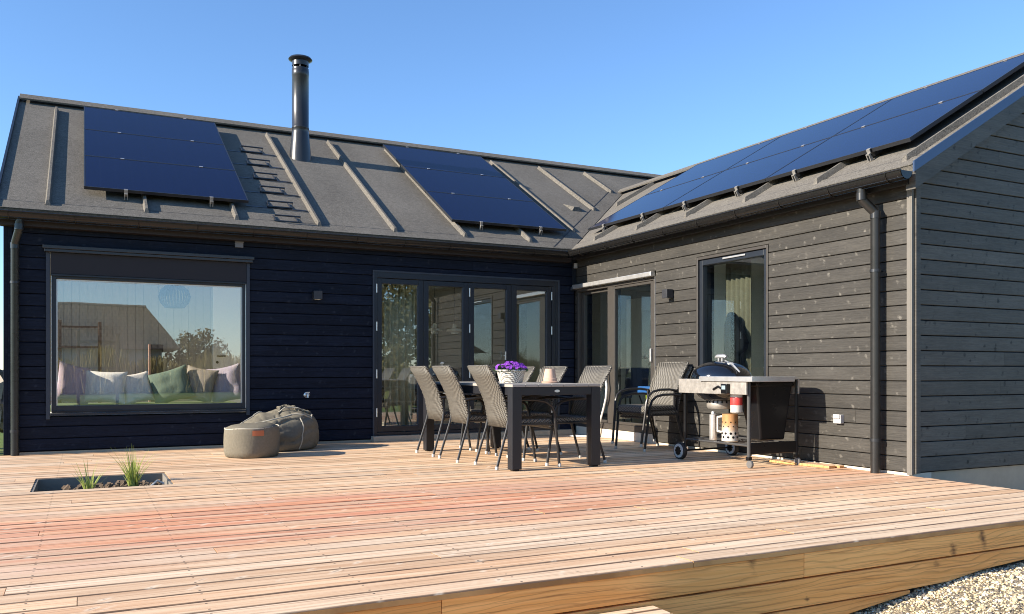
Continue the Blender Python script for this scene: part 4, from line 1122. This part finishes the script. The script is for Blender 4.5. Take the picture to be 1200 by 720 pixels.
def btop(v):   # low seat to the left, gathered high back to the right
    u = v.x/.47
    zt = .425 + .06*math.sin(min(1.2, max(-1.2, u+.25))*1.3) - .20*max(0, -u-.25)**1.3 - .13*max(0, u-.55)
    k = v.z/.43
    dish = .10*math.exp(-((v.x+.02)**2/.05+(v.y+.17)**2/.022))
    z = v.z*.6 if v.z < .12 else .072+(k-.28)/.72*(zt-.072) - dish*max(0, k-.5)*2
    q = Vector((v.x, v.y, z))
    if z > .03:
        n1 = mnoise.noise(Vector((q.x*3.4+2, q.y*4.2, q.z*5.5+4))); n2 = mnoise.noise(Vector((q.x*6.5+9, q.y*8, q.z*9+1)))
        g = .020*ridged(q, 3.2, 2) - .017*math.exp(-(n1/.075)**2) - .007*math.exp(-(n2/.09)**2)
        q += (Vector((v.x, v.y, .12))).normalized()*g*min(1, z/.1)
    return q
def fine(prof, k=6):
    out = []
    for i in range(len(prof)-1):
        p0, p1, p2, p3 = prof[max(0,i-1)], prof[i], prof[i+1], prof[min(len(prof)-1,i+2)]
        for j in range(k):
            u = j/k
            out.append(tuple(.5*(2*b+(c-a)*u+(2*a-5*b+4*c-d)*u*u+(3*b-a-3*c+d)*u**3) for a, b, c, d in zip(p0, p1, p2, p3)))
    return out+[prof[-1]]
body = blob('body', fine([(.24,0),(.35,.015),(.385,.09),(.392,.18),(.378,.27),(.345,.345),(.305,.375),(.25,.395),(.18,.41),(.10,.425),(.02,.43)]), 180, M['canvas'], bb, wob=.02, top=btop, squash=lambda a, z: 1/math.sqrt((math.cos(a)/1.22)**2+(math.sin(a)/.96)**2))
from mathutils.bvhtree import BVHTree
bvh = BVHTree.FromPolygons([v.co.copy() for v in body.data.vertices], [tuple(p.vertices) for p in body.data.polygons])
def on_bag(x, y, h=.006):
    hit = bvh.ray_cast(Vector((x, y, 2)), Vector((0, 0, -1)))
    return (hit[0] + Vector((0, 0, h))) if hit[0] else Vector((x, y, .3))
def seam(name, pts, r, mat, n=40, h=.008):
    out = []
    for (a, b) in zip(pts[:-1], pts[1:]):
        for i in range(n//len(pts)+1):
            t_ = i/(n//len(pts)+1); out.append(on_bag(a[0]+(b[0]-a[0])*t_, a[1]+(b[1]-a[1])*t_, h))
    out.append(on_bag(*pts[-1], h)); m = MB(); m.tube(out, r, 6); return m.build(name, mat, bb, smooth=True)
seam('piping', [(-.43,-.10),(-.40,-.16),(-.28,-.24),(-.10,-.28),(.02,-.26),(.14,-.22),(.26,-.24),(.36,-.19),(.40,-.08),(.40,.06),(.34,.16)], .0075, M['piping'])
seam('piping', [(-.43,-.10),(-.36,.02),(-.22,.10),(-.12,.14)], .0075, M['piping'])
def side(a, z):
    hit = bvh.ray_cast(Vector((1.2*math.cos(a), 1.2*math.sin(a), z)), Vector((-math.cos(a), -math.sin(a), 0)))
    return hit[0]+Vector((math.cos(a), math.sin(a), 0))*.004 if hit[0] else Vector((.4*math.cos(a), .4*math.sin(a), z))
m = MB(); m.tube([side(-.95-.05*i/9, .36-.34*i/9) for i in range(10)], .0065, 6); m.build('piping', M['piping'], bb, smooth=True)
rb = random.Random(8)
for k in range(7):
    x0, y0 = -.02+.055*k, .02+rb.uniform(-.06,.06); pts = [(x0, y0), (x0+.05, y0-.04), (x0+.09, y0+.02), (x0+.06, y0+.06)]
    seam('gathered_fold', pts, rb.uniform(.011,.018), M['canvas'], 14, rb.uniform(.006,.02))
m = MB(); pts = [on_bag(.03,-.06,.02), on_bag(.10,-.07,.045), on_bag(.17,-.05,.03), on_bag(.24,-.07,.04), on_bag(.30,-.03,.02)]
m.tube(pts, .007, 6); m.build('drawstring', M['piping'], bb, smooth=True)

# ------------------------------------------------------------------ kettle grill on its cart
gr = empty('kettle_grill', (-.52,-3.87,0), 0, 'black kettle grill in a wheeled cart with steel side table by the right wall', 'grill')
KX, KY = .02, .25          # kettle centre, local
m = MB(); kr = .287
pr = [(kr*math.cos(a), .775+kr*.80*math.sin(a)) for a in [-math.pi/2+.18+k*(math.pi/2-.18)/10 for k in range(11)]]
m.lathe(pr+[(kr+.004,.777),(kr-.01,.777)], (KX,KY,0), 40); m.build('bowl', M['enamel'], gr, smooth=True, angle=60)
m = MB(); pr = [(kr+.006,.790),(kr+.006,.815)] + [((kr+.002)*math.cos(a), .815+.155*math.sin(a)) for a in [k*(math.pi/2-.10)/10 for k in range(1,11)]]
m.lathe(pr, (KX,KY,0), 40)
lid = m.build('lid', M['enamel'], gr, smooth=True, angle=60)
m = MB(); m.box(KX-.012,KX+.012,KY-.035,KY-.015,.962,1.0); m.box(KX-.012,KX+.012,KY+.015,KY+.035,.962,1.0); m.tube([(KX,KY-.075,1.005),(KX,KY-.05,1.012),(KX,KY+.05,1.012),(KX,KY+.075,1.005)], [.014,.021,.021,.014], 10); m.build('lid_handle', M['alu'], lid, smooth=True)
m = MB(); m.disc_axis((KX-.02,KY-.16,.940), (0,-.35,1), [(.035,0),(.035,.008)], 16); m.tube([(KX,KY-.06,.968),(KX-.03,KY-.20,.935),(KX-.03,KY-.30,.860)], .008, 6); m.build('lid_vent', M['alu'], lid)
m = MB(); m.lathe([(.125,.50),(.138,.52),(.138,.585),(.125,.60)], (KX,KY,0), 26); m.build('ash_catcher', M['steel'], gr, smooth=True, angle=50)
m = MB()
for k in range(20):
    a = 2*math.pi*k/20; m.obox((KX+.139*math.cos(a),KY+.139*math.sin(a),.568), (math.cos(a),math.sin(a),0), (-math.sin(a),math.cos(a),0), (0,0,1), .002, .008, .012)
m.build('vent_slots', M['plastic'], gr)
m = MB(); m.lathe([(.03,.60),(.05,.66)], (KX,KY,0), 14); m.build('ash_neck', M['plastic'], gr)
# steel shroud and table
m = MB(); m.box(-.335,-.315,-.50,.46,.655,.792); m.box(-.315,.30,.44,.46,.655,.792); m.box(.285,.305,-.50,.46,.655,.792)
m.build('shroud', M['steel'], gr, bevel=.004)
m = MB()
# table top with a round cut-out for the kettle
a_list = [math.pi+(k/16)*math.pi for k in range(17)]
edge = [(-.34,KY-.11)] + [(KX+(kr+.02)*math.cos(a), KY-.10+ (kr+.02)*math.sin(a)*.62) for a in a_list] + [(.33,KY-.11)]
edge[-1] = (.29, KY-.11)
corner = [(.29-.13+.13*math.sin(a), -.575+.13-.13*math.cos(a)) for a in [k*math.pi/16 for k in range(9)]]
poly = [(-.34,-.575)] + corner + [(x,y) for x,y in reversed(edge)]
n_p = len(poly)
m.prism([(x,y,.793) for x,y in poly], (0,0,.022)); m.build('side_table', M['alu'], gr)
m = MB(); m.box(-.353,-.342,-.586,.12,.772,.818); m.box(-.342,.16,-.587,-.576,.772,.818); m.build('table_edge', M['alu'], gr, bevel=.003)
for x, y in ((-.285,-.48),(.285,-.48),(-.285,.42),(.285,.42)):
    zb = .085 if y < 0 else .12
    m = MB(); m.tube([(x,y,zb),(x,y,.79)], .017, 10); m.build('leg', M['plastic'] if x > 0 or y > 0 else M['leg_grey'], gr, smooth=True)
m = MB()
for y in (-.47,.40): m.tube([(-.285,y,.20),(.285,y,.20)], .010, 8)
for x in (-.285,.285): m.tube([(x,-.48,.20),(x,.42,.20)], .010, 8)
for k in range(9): m.tube([(-.285+.0713*k,-.47,.20),(-.285+.0713*k,.40,.20)], .0035, 6)
m.build('lower_rack', M['leg_grey'], gr)
m = MB(); m.box(-.27,.27,-.495,-.475,.12,.225); m.build('end_panel', M['plastic'], gr, bevel=.006)
m = MB(); m.box(-.30,-.29,-.35,-.18,.68,.76); m.tube([(-.338,-.06,.695),(-.338,-.13,.725),(-.338,-.20,.695)], .012, 8); m.build('latch', M['plastic'], gr, bevel=.004)
for x, y in ((-.315,.46),(.40,.53)):
    m = MB(); m.disc_axis((x-.02,y,.082), (1,0,0), [(.055,0),(.082,0),(.086,.008),(.086,.034),(.082,.042),(.055,.042)], 28); w_ = m.build('wheel', M['rubber'], gr, smooth=True, angle=40)
    m = MB(); m.disc_axis((x-.026,y,.082), (1,0,0), [(.068,0),(.070,.006),(.070,.05)], 28); m.build('hub_cap', M['grey_plastic'], w_, smooth=True, angle=40)
    m = MB()
    m.disc_axis((x-.030,y,.082), (1,0,0), [(.026,0),(.026,.004)], 16)
    for k in range(8):
        a = 2*math.pi*k/8; m.disc_axis((x-.030,y+.034*math.cos(a),.082+.034*math.sin(a)), (1,0,0), [(.0125,0),(.0125,.004)], 10)
    m.build('hub_star', M['plastic'], w_)
m = MB(); m.tube([(-.30,.46,.082),(.36,.52,.082)], .010, 8); m.build('axle', M['plastic'], gr)
for x, y in ((-.285,-.48),(.285,-.48)):
    m = MB(); m.disc_axis((x-.013,y-.015,.036), (1,0,0), [(.033,0),(.036,.005),(.036,.021),(.033,.026)], 18); c_ = m.build('caster', M['rubber_grey'], gr, smooth=True, angle=40)
    m = MB(); m.box(x-.018,x+.018,y-.02,y+.02,.072,.10); m.build('caster_fork', M['plastic'], c_)
# charcoal bin hanging under the table
bi = MB(); b0, b1 = .235, .76
bi.add([(-.10,-.43,b0),(.19,-.43,b0),(.19,-.26,b0),(-.10,-.26,b0),(-.17,-.46,b1),(.26,-.46,b1),(.26,-.22,b1),(-.17,-.22,b1)], [(0,3,2,1),(4,5,6,7),(0,1,5,4),(1,2,6,5),(2,3,7,6),(3,0,4,7)])
bi.box(-.185,.275,-.470,-.21,.725,.765)
bi.build('charcoal_bin', M['plastic'], gr, bevel=.018, segs=3)
# things standing in the cart
cs = empty('chimney_starter', (-.70,-3.98,.212), 0, 'pale perforated steel charcoal starter with scorched top on the grill rack', 'charcoal starter')
t = NT('scorched_steel'); s = t.sep(t.obj()); n_ = t.noise(t.obj(), 18., 3)
f_ = t.smooth(t.math('ADD', s[2], t.math('MULTIPLY', n_, .12)), .12, .24)
t.set(t.mix(f_, (.70,.65,.56), (.55,.30,.13)), .42, .35, .5)
m = MB(); m.lathe([(.072,0),(.077,.004),(.072,.25),(.074,.255)], (0,0,0), 26); m.build('cylinder', t.m, cs, smooth=True, angle=40)
m = MB()
for j, zz in enumerate((.04,.075,.14,.18)):
    for k in range(10):
        a = 2*math.pi*(k+.5*(j%2))/10; r_ = .0755; sz = .012 if j < 2 else .006
        m.disc_axis((r_*math.cos(a), r_*math.sin(a), zz), (math.cos(a),math.sin(a),0), [(sz,0),(sz,.0015)], 8)
m.build('holes', M['plastic'], cs)
m = MB(); m.tube([(-.03,.068,.23),(-.05,.115,.22),(-.05,.115,.09),(-.03,.068,.08)], .011, 8); m.build('handle', M['cap'], cs, smooth=True)
o = MB().lathe([(.034,0),(.036,.004),(.036,.24),(.02,.25),(.018,.27)], (0,0,0), 18).build('steel_bottle', M['alu'], None, smooth=True, angle=40); o.location = (-.74,-3.79,.212)
tag(o, 'slim pale steel bottle beside the charcoal starter on the grill rack', 'bottle')
tn = empty('tin', (-.755,-4.13,.485), 0, 'cream tin with a red label hanging in the cart below the side table', 'tin')
m = MB(); m.lathe([(.052,0),(.054,.004),(.054,.165),(.05,.168)], (0,0,0), 22); m.build('can', M['cap'], tn, smooth=True, angle=40)
m = MB(); m.lathe([(.0548,.07),(.0552,.072),(.0552,.14),(.0548,.142)], (0,0,0), 22, caps=False); m.build('label_band', M['red'], tn, smooth=True)
m = MB(); m.tube([(.0,.05,.12),(.05,.09,.15),(.05,.09,.24)], .004, 6); m.tube([(.054*math.cos(a),.054*math.sin(a),.005) for a in [k*.3927 for k in range(16)]], .004, 6, closed=True); m.build('wire_holder', M['steel'], tn)
mt = MB().box(-.03,.03,-.04,.04,0,.09).build('thermometer', M['plastic'], None, bevel=.006); mt.location = (-.868,-4.12,.66); tag(mt, 'small dark digital thermometer clipped to the steel shroud of the grill', 'thermometer')
m = MB(); m.box(-.0315,-.0305,-.025,.025,.04,.075); m.build('display', simple('lcd', (.25,.32,.34), .2), mt)

# planks on the deck behind the grill
m = MB(); m.box(-.05,.04,-.35,.30,.0,.022); m.box(.06,.13,-.38,.26,.0,.02); o = m.build('loose_plank', M['deck'], None, bevel=.002); o.location = (-.20,-4.35,.003); o.rotation_euler = (0,0,R(8)); tag(o, 'short loose boards lying on the deck against the wall under the grill', 'plank')

# ------------------------------------------------------------------ surroundings (seen in the reflections and past the house)
def crown(n, rad, seed, size, clumps=40, flat=.8, base=0.):
    r = np.random.default_rng(seed)
    cc = r.normal(size=(clumps, 3)); cc /= np.linalg.norm(cc, axis=1)[:, None]; cc *= (r.random(clumps)**.45)[:, None]
    cc *= np.array(rad)
    pick = r.integers(0, clumps, n); P = cc[pick] + r.normal(size=(n, 3))*np.array(rad)*.17
    U = r.normal(size=(n, 3)); U /= np.linalg.norm(U, axis=1)[:, None]; W_ = r.normal(size=(n, 3)); W_ -= (W_*U).sum(1)[:, None]*U; W_ /= np.linalg.norm(W_, axis=1)[:, None]
    s_ = size*r.uniform(.6, 1.4, n)[:, None]
    V = np.stack([P-U*s_, P+W_*s_*.5, P+U*s_, P-W_*s_*.5], 1).reshape(-1, 3); V[:, 2] = np.maximum(V[:, 2], base)
    F = np.arange(4*n).reshape(-1, 4)
    return V, F
def tree(name, loc, trunk_h, rad, n, size, seed, mat, label, cat='tree', group=None):
    root = empty(name, loc, 0, label, cat, group)
    V, F = crown(n, rad, seed, size, base=-trunk_h-rad[2]*.5)
    me = bpy.data.meshes.new('crown'); me.from_pydata(V.tolist(), [], F.tolist()); me.materials.append(mat)
    o = bpy.data.objects.new('crown', me); C.objects.link(o); o.parent = root; o.location = (0,0,trunk_h+rad[2]*.75)
    m = MB(); r = random.Random(seed); m.tube([(0,0,-.2),(.05,.02,trunk_h*.6),(.0,.05,trunk_h+rad[2]*.9)], [.16,.12,.03], 8)
    for k in range(6):
        a = r.uniform(0,6.28); z = trunk_h*(.6+.5*r.random()); m.tube([(0,.02,z),(rad[0]*.5*math.cos(a),rad[1]*.5*math.sin(a),z+rad[2]*.6)], [.06,.015], 6)
    m.build('trunk', simple('bark', (.10,.075,.055), .9), root)
    return root
lm_dark = leaf_mat('evergreen_leaves', (.025,.045,.015), (.075,.085,.03), .2)
lm_ol = leaf_mat('olive_leaves', (.09,.085,.03), (.17,.15,.055), .25)
lm_straw = leaf_mat('straw_leaves', (.19,.15,.045), (.30,.24,.075), .3)
GZ = -.22
tree('garden_tree', (5.6,-24.5,GZ), 1.2, (2.3,2.0,2.7), 4200, .13, 21, lm_ol, 'tall olive green tree in the garden, mirrored in the leftmost door leaf')
tree('garden_tree', (9.6,-27.5,GZ), 1.6, (2.2,2.0,3.2), 4200, .14, 22, lm_dark, 'dark evergreen tree beyond the garden, behind the tall olive green tree')
tree('bush', (.4,-45,GZ), .4, (1.5,1.3,1.75), 4200, .13, 23, lm_ol, 'round olive bush beside the neighbouring house, mirrored in the picture window', 'bush')
tree('bush', (-1.0,-46.5,GZ), .3, (.8,.8,1.3), 1500, .12, 24, lm_dark, 'small dark bush at the end of the neighbouring roof', 'bush')
tree('bush', (3.6,-41,GZ), .3, (1.0,1.0,1.8), 1500, .10, 27, lm_straw, 'pale straw coloured shrub at the garden edge', 'bush')
# band of dry reeds
rg = np.random.default_rng(9); N = 26000
px = rg.uniform(-26, 26, N); py = -39.5 + rg.normal(size=N)*.9 - .02*np.abs(px)
hh = (1.95 + .35*np.sin(px*.9) + .3*np.sin(px*2.3+1)) * rg.uniform(.35, 1., N); lean = rg.normal(size=(N, 2))*.22; w_ = rg.uniform(.018, .05, N); an = rg.uniform(0, 3.14, N)
dx, dy = np.cos(an)*w_, np.sin(an)*w_
V = np.stack([np.stack([px-dx,py-dy,np.full(N,GZ)],1), np.stack([px+dx,py+dy,np.full(N,GZ)],1), np.stack([px+lean[:,0]+dx*.4,py+lean[:,1]+dy*.4,GZ+hh],1), np.stack([px+lean[:,0]-dx*.4,py+lean[:,1]-dy*.4,GZ+hh],1)],1).reshape(-1,3)
me = bpy.data.meshes.new('reed_bank'); me.from_pydata(V.tolist(), [], np.arange(4*N).reshape(-1,4).tolist()); me.materials.append(lm_straw)
o = bpy.data.objects.new('reed_bank', me); C.objects.link(o); tag(o, 'dry yellow reeds and scrub along the garden edge', 'reeds', kind='stuff')
# neighbouring house with a tiled hipped roof
nb = empty('neighbour_house', (-9.5,-49,GZ), 0, 'neighbouring house with a brown tiled roof beyond the garden', 'house')
t = NT('brown_roof_tiles'); o_ = t.obj(); br = t.node('ShaderNodeTexBrick'); s = t.sep(o_); t.l.new(t.comb(s[0], t.math('MULTIPLY', s[2], 1.6), 0.), br.inputs['Vector'])
br.inputs['Scale'].default_value = 1.; br.inputs['Brick Width'].default_value = .32; br.inputs['Row Height'].default_value = .36; br.inputs['Mortar Size'].default_value = .055; br.inputs['Mortar Smooth'].default_value = .4
br.inputs['Color1'].default_value = (.07,.058,.044,1); br.inputs['Color2'].default_value = (.12,.10,.075,1); br.inputs['Mortar'].default_value = (.03,.025,.02,1)
t.set(br.outputs[0], .85, 0, .2); t.bump(br.outputs['Fac'], -.8, .05)
m = MB(); m.prism([(-9,-3.6,0),(7.6,-3.6,0),(7.6,3.6,0),(-9,3.6,0)], (0,0,2.5)); m.build('wall', simple('neighbour_wall', (.45,.42,.37), .9), nb)
m = MB(); e = 2.42; rt_ = 5.25
m.add([(-10,-4.2,e),(8.6,-4.2,e),(8.6,4.2,e),(-10,4.2,e),(-6.5,0,rt_),(7.0,0,rt_)], [(3,2,5,4),(1,0,4,5),(2,1,5),(0,3,4),(0,1,2,3)]); m.build('roof', t.m, nb)
m = MB(); m.tube([(-6.5,0,rt_+.02),(7.0,0,rt_+.02)], .09, 8); m.build('ridge_tiles', simple('ridge_tile', (.13,.11,.09), .85), nb)
for xx in (-4,0,4):
    m = MB(); m.box(xx-.6,xx+.6,3.605,3.65,.9,2.1); m.build('window', M['frame'], nb)
# wooden gate frame of posts and rails in the garden
gt = empty('gate', (-5.65,-22,GZ-.25), 0, 'weathered wooden post and rail pergola standing in the garden', 'gate')
wd = simple('weathered_post', (.17,.11,.06), .85, var=.25)
for x in (-.58,.58):
    m = MB(); m.box(x-.05,x+.05,-.05,.05,-.2,2.62+.1*(x<0)); m.build('post', wd, gt, bevel=.006)
for z in (1.45,2.35):
    m = MB(); m.box(-.529,.529,-.03,.03,z-.045,z+.045); m.build('rail', wd, gt, bevel=.005)
# rubble heap far left and horizontal bar
m = MB(); r = random.Random(2)
for k in range(420):
    x, y = r.gauss(-8.4,.7), r.gauss(5.2,.8); hgt = max(0, 1.5-.5*math.hypot(x+8.4, y-5.2)); s_ = r.uniform(.05,.2)
    m.obox((x,y,GZ+r.random()*hgt+.3*hgt), (r.random(),r.random()-.5,r.random()-.5), (r.random()-.5,r.random(),.2), (0.1,.2,1), s_, s_*r.uniform(.5,1), s_*r.uniform(.4,.8))
o = m.build('rubble_heap', simple('pale_rubble', (.42,.36,.28), .95, var=.4, scale=6), None); tag(o, 'heap of pale rubble beyond the left end of the house', 'rubble', kind='stuff')
ph = empty('post_rail', (-8.2,2.5,GZ), 0, 'dark post with a horizontal rail beyond the left end of the house', 'post')
m = MB(); m.box(-.85,.9,-.03,.03,2.66,2.74); m.build('rail', M['frame'], ph)
m = MB(); m.box(-.95,-.85,-.05,.05,0,2.8); m.build('post', M['frame'], ph)

# ------------------------------------------------------------------ camera, light, sky
cam_d = bpy.data.cameras.new('camera'); cam = bpy.data.objects.new('camera', cam_d); C.objects.link(cam)
cam.location = (-6.11, -10.2, .86); cam.rotation_euler = (R(90), 0, 1.105-math.pi/2)
cam_d.sensor_width = 36; cam_d.lens = 30.0; cam_d.shift_y = (436-360)/1200; cam_d.clip_end = 3000; cam_d.clip_start = .05
scene.camera = cam
SUN_E, SUN_A = 24.0, -2.0
d = Vector((math.cos(R(SUN_E))*math.cos(R(SUN_A)), math.cos(R(SUN_E))*math.sin(R(SUN_A)), -math.sin(R(SUN_E))))
sd_ = bpy.data.lights.new('sun', 'SUN'); sd_.energy = 4.6; sd_.angle = R(.5); sd_.color = (1.0, .90, .76)
so_ = bpy.data.objects.new('sun', sd_); C.objects.link(so_); so_.rotation_euler = d.to_track_quat('-Z', 'Y').to_euler()
w = bpy.data.worlds.new('World'); scene.world = w; w.use_nodes = True
sk = w.node_tree.nodes.new('ShaderNodeTexSky'); sk.sky_type = 'NISHITA'; sk.sun_disc = False
sk.sun_elevation = R(SUN_E); sk.sun_rotation = R(-90-SUN_A); sk.air_density = 1.0; sk.dust_density = .0; sk.ozone_density = 6.0; sk.altitude = 0
w.node_tree.links.new(sk.outputs[0], w.node_tree.nodes['Background'].inputs[0]); w.node_tree.nodes['Background'].inputs[1].default_value = .112
scene.view_settings.view_transform = 'Standard'; scene.view_settings.look = 'None'; scene.view_settings.exposure = 1.2; scene.view_settings.gamma = 1
scene.view_settings.use_curve_mapping = False
scene.render.engine = 'CYCLES'
scene.cycles.pixel_filter_type = 'BLACKMAN_HARRIS'; scene.cycles.filter_width = 1.0
scene.cycles.max_bounces = 10; scene.cycles.transparent_max_bounces = 24; scene.cycles.glossy_bounces = 5
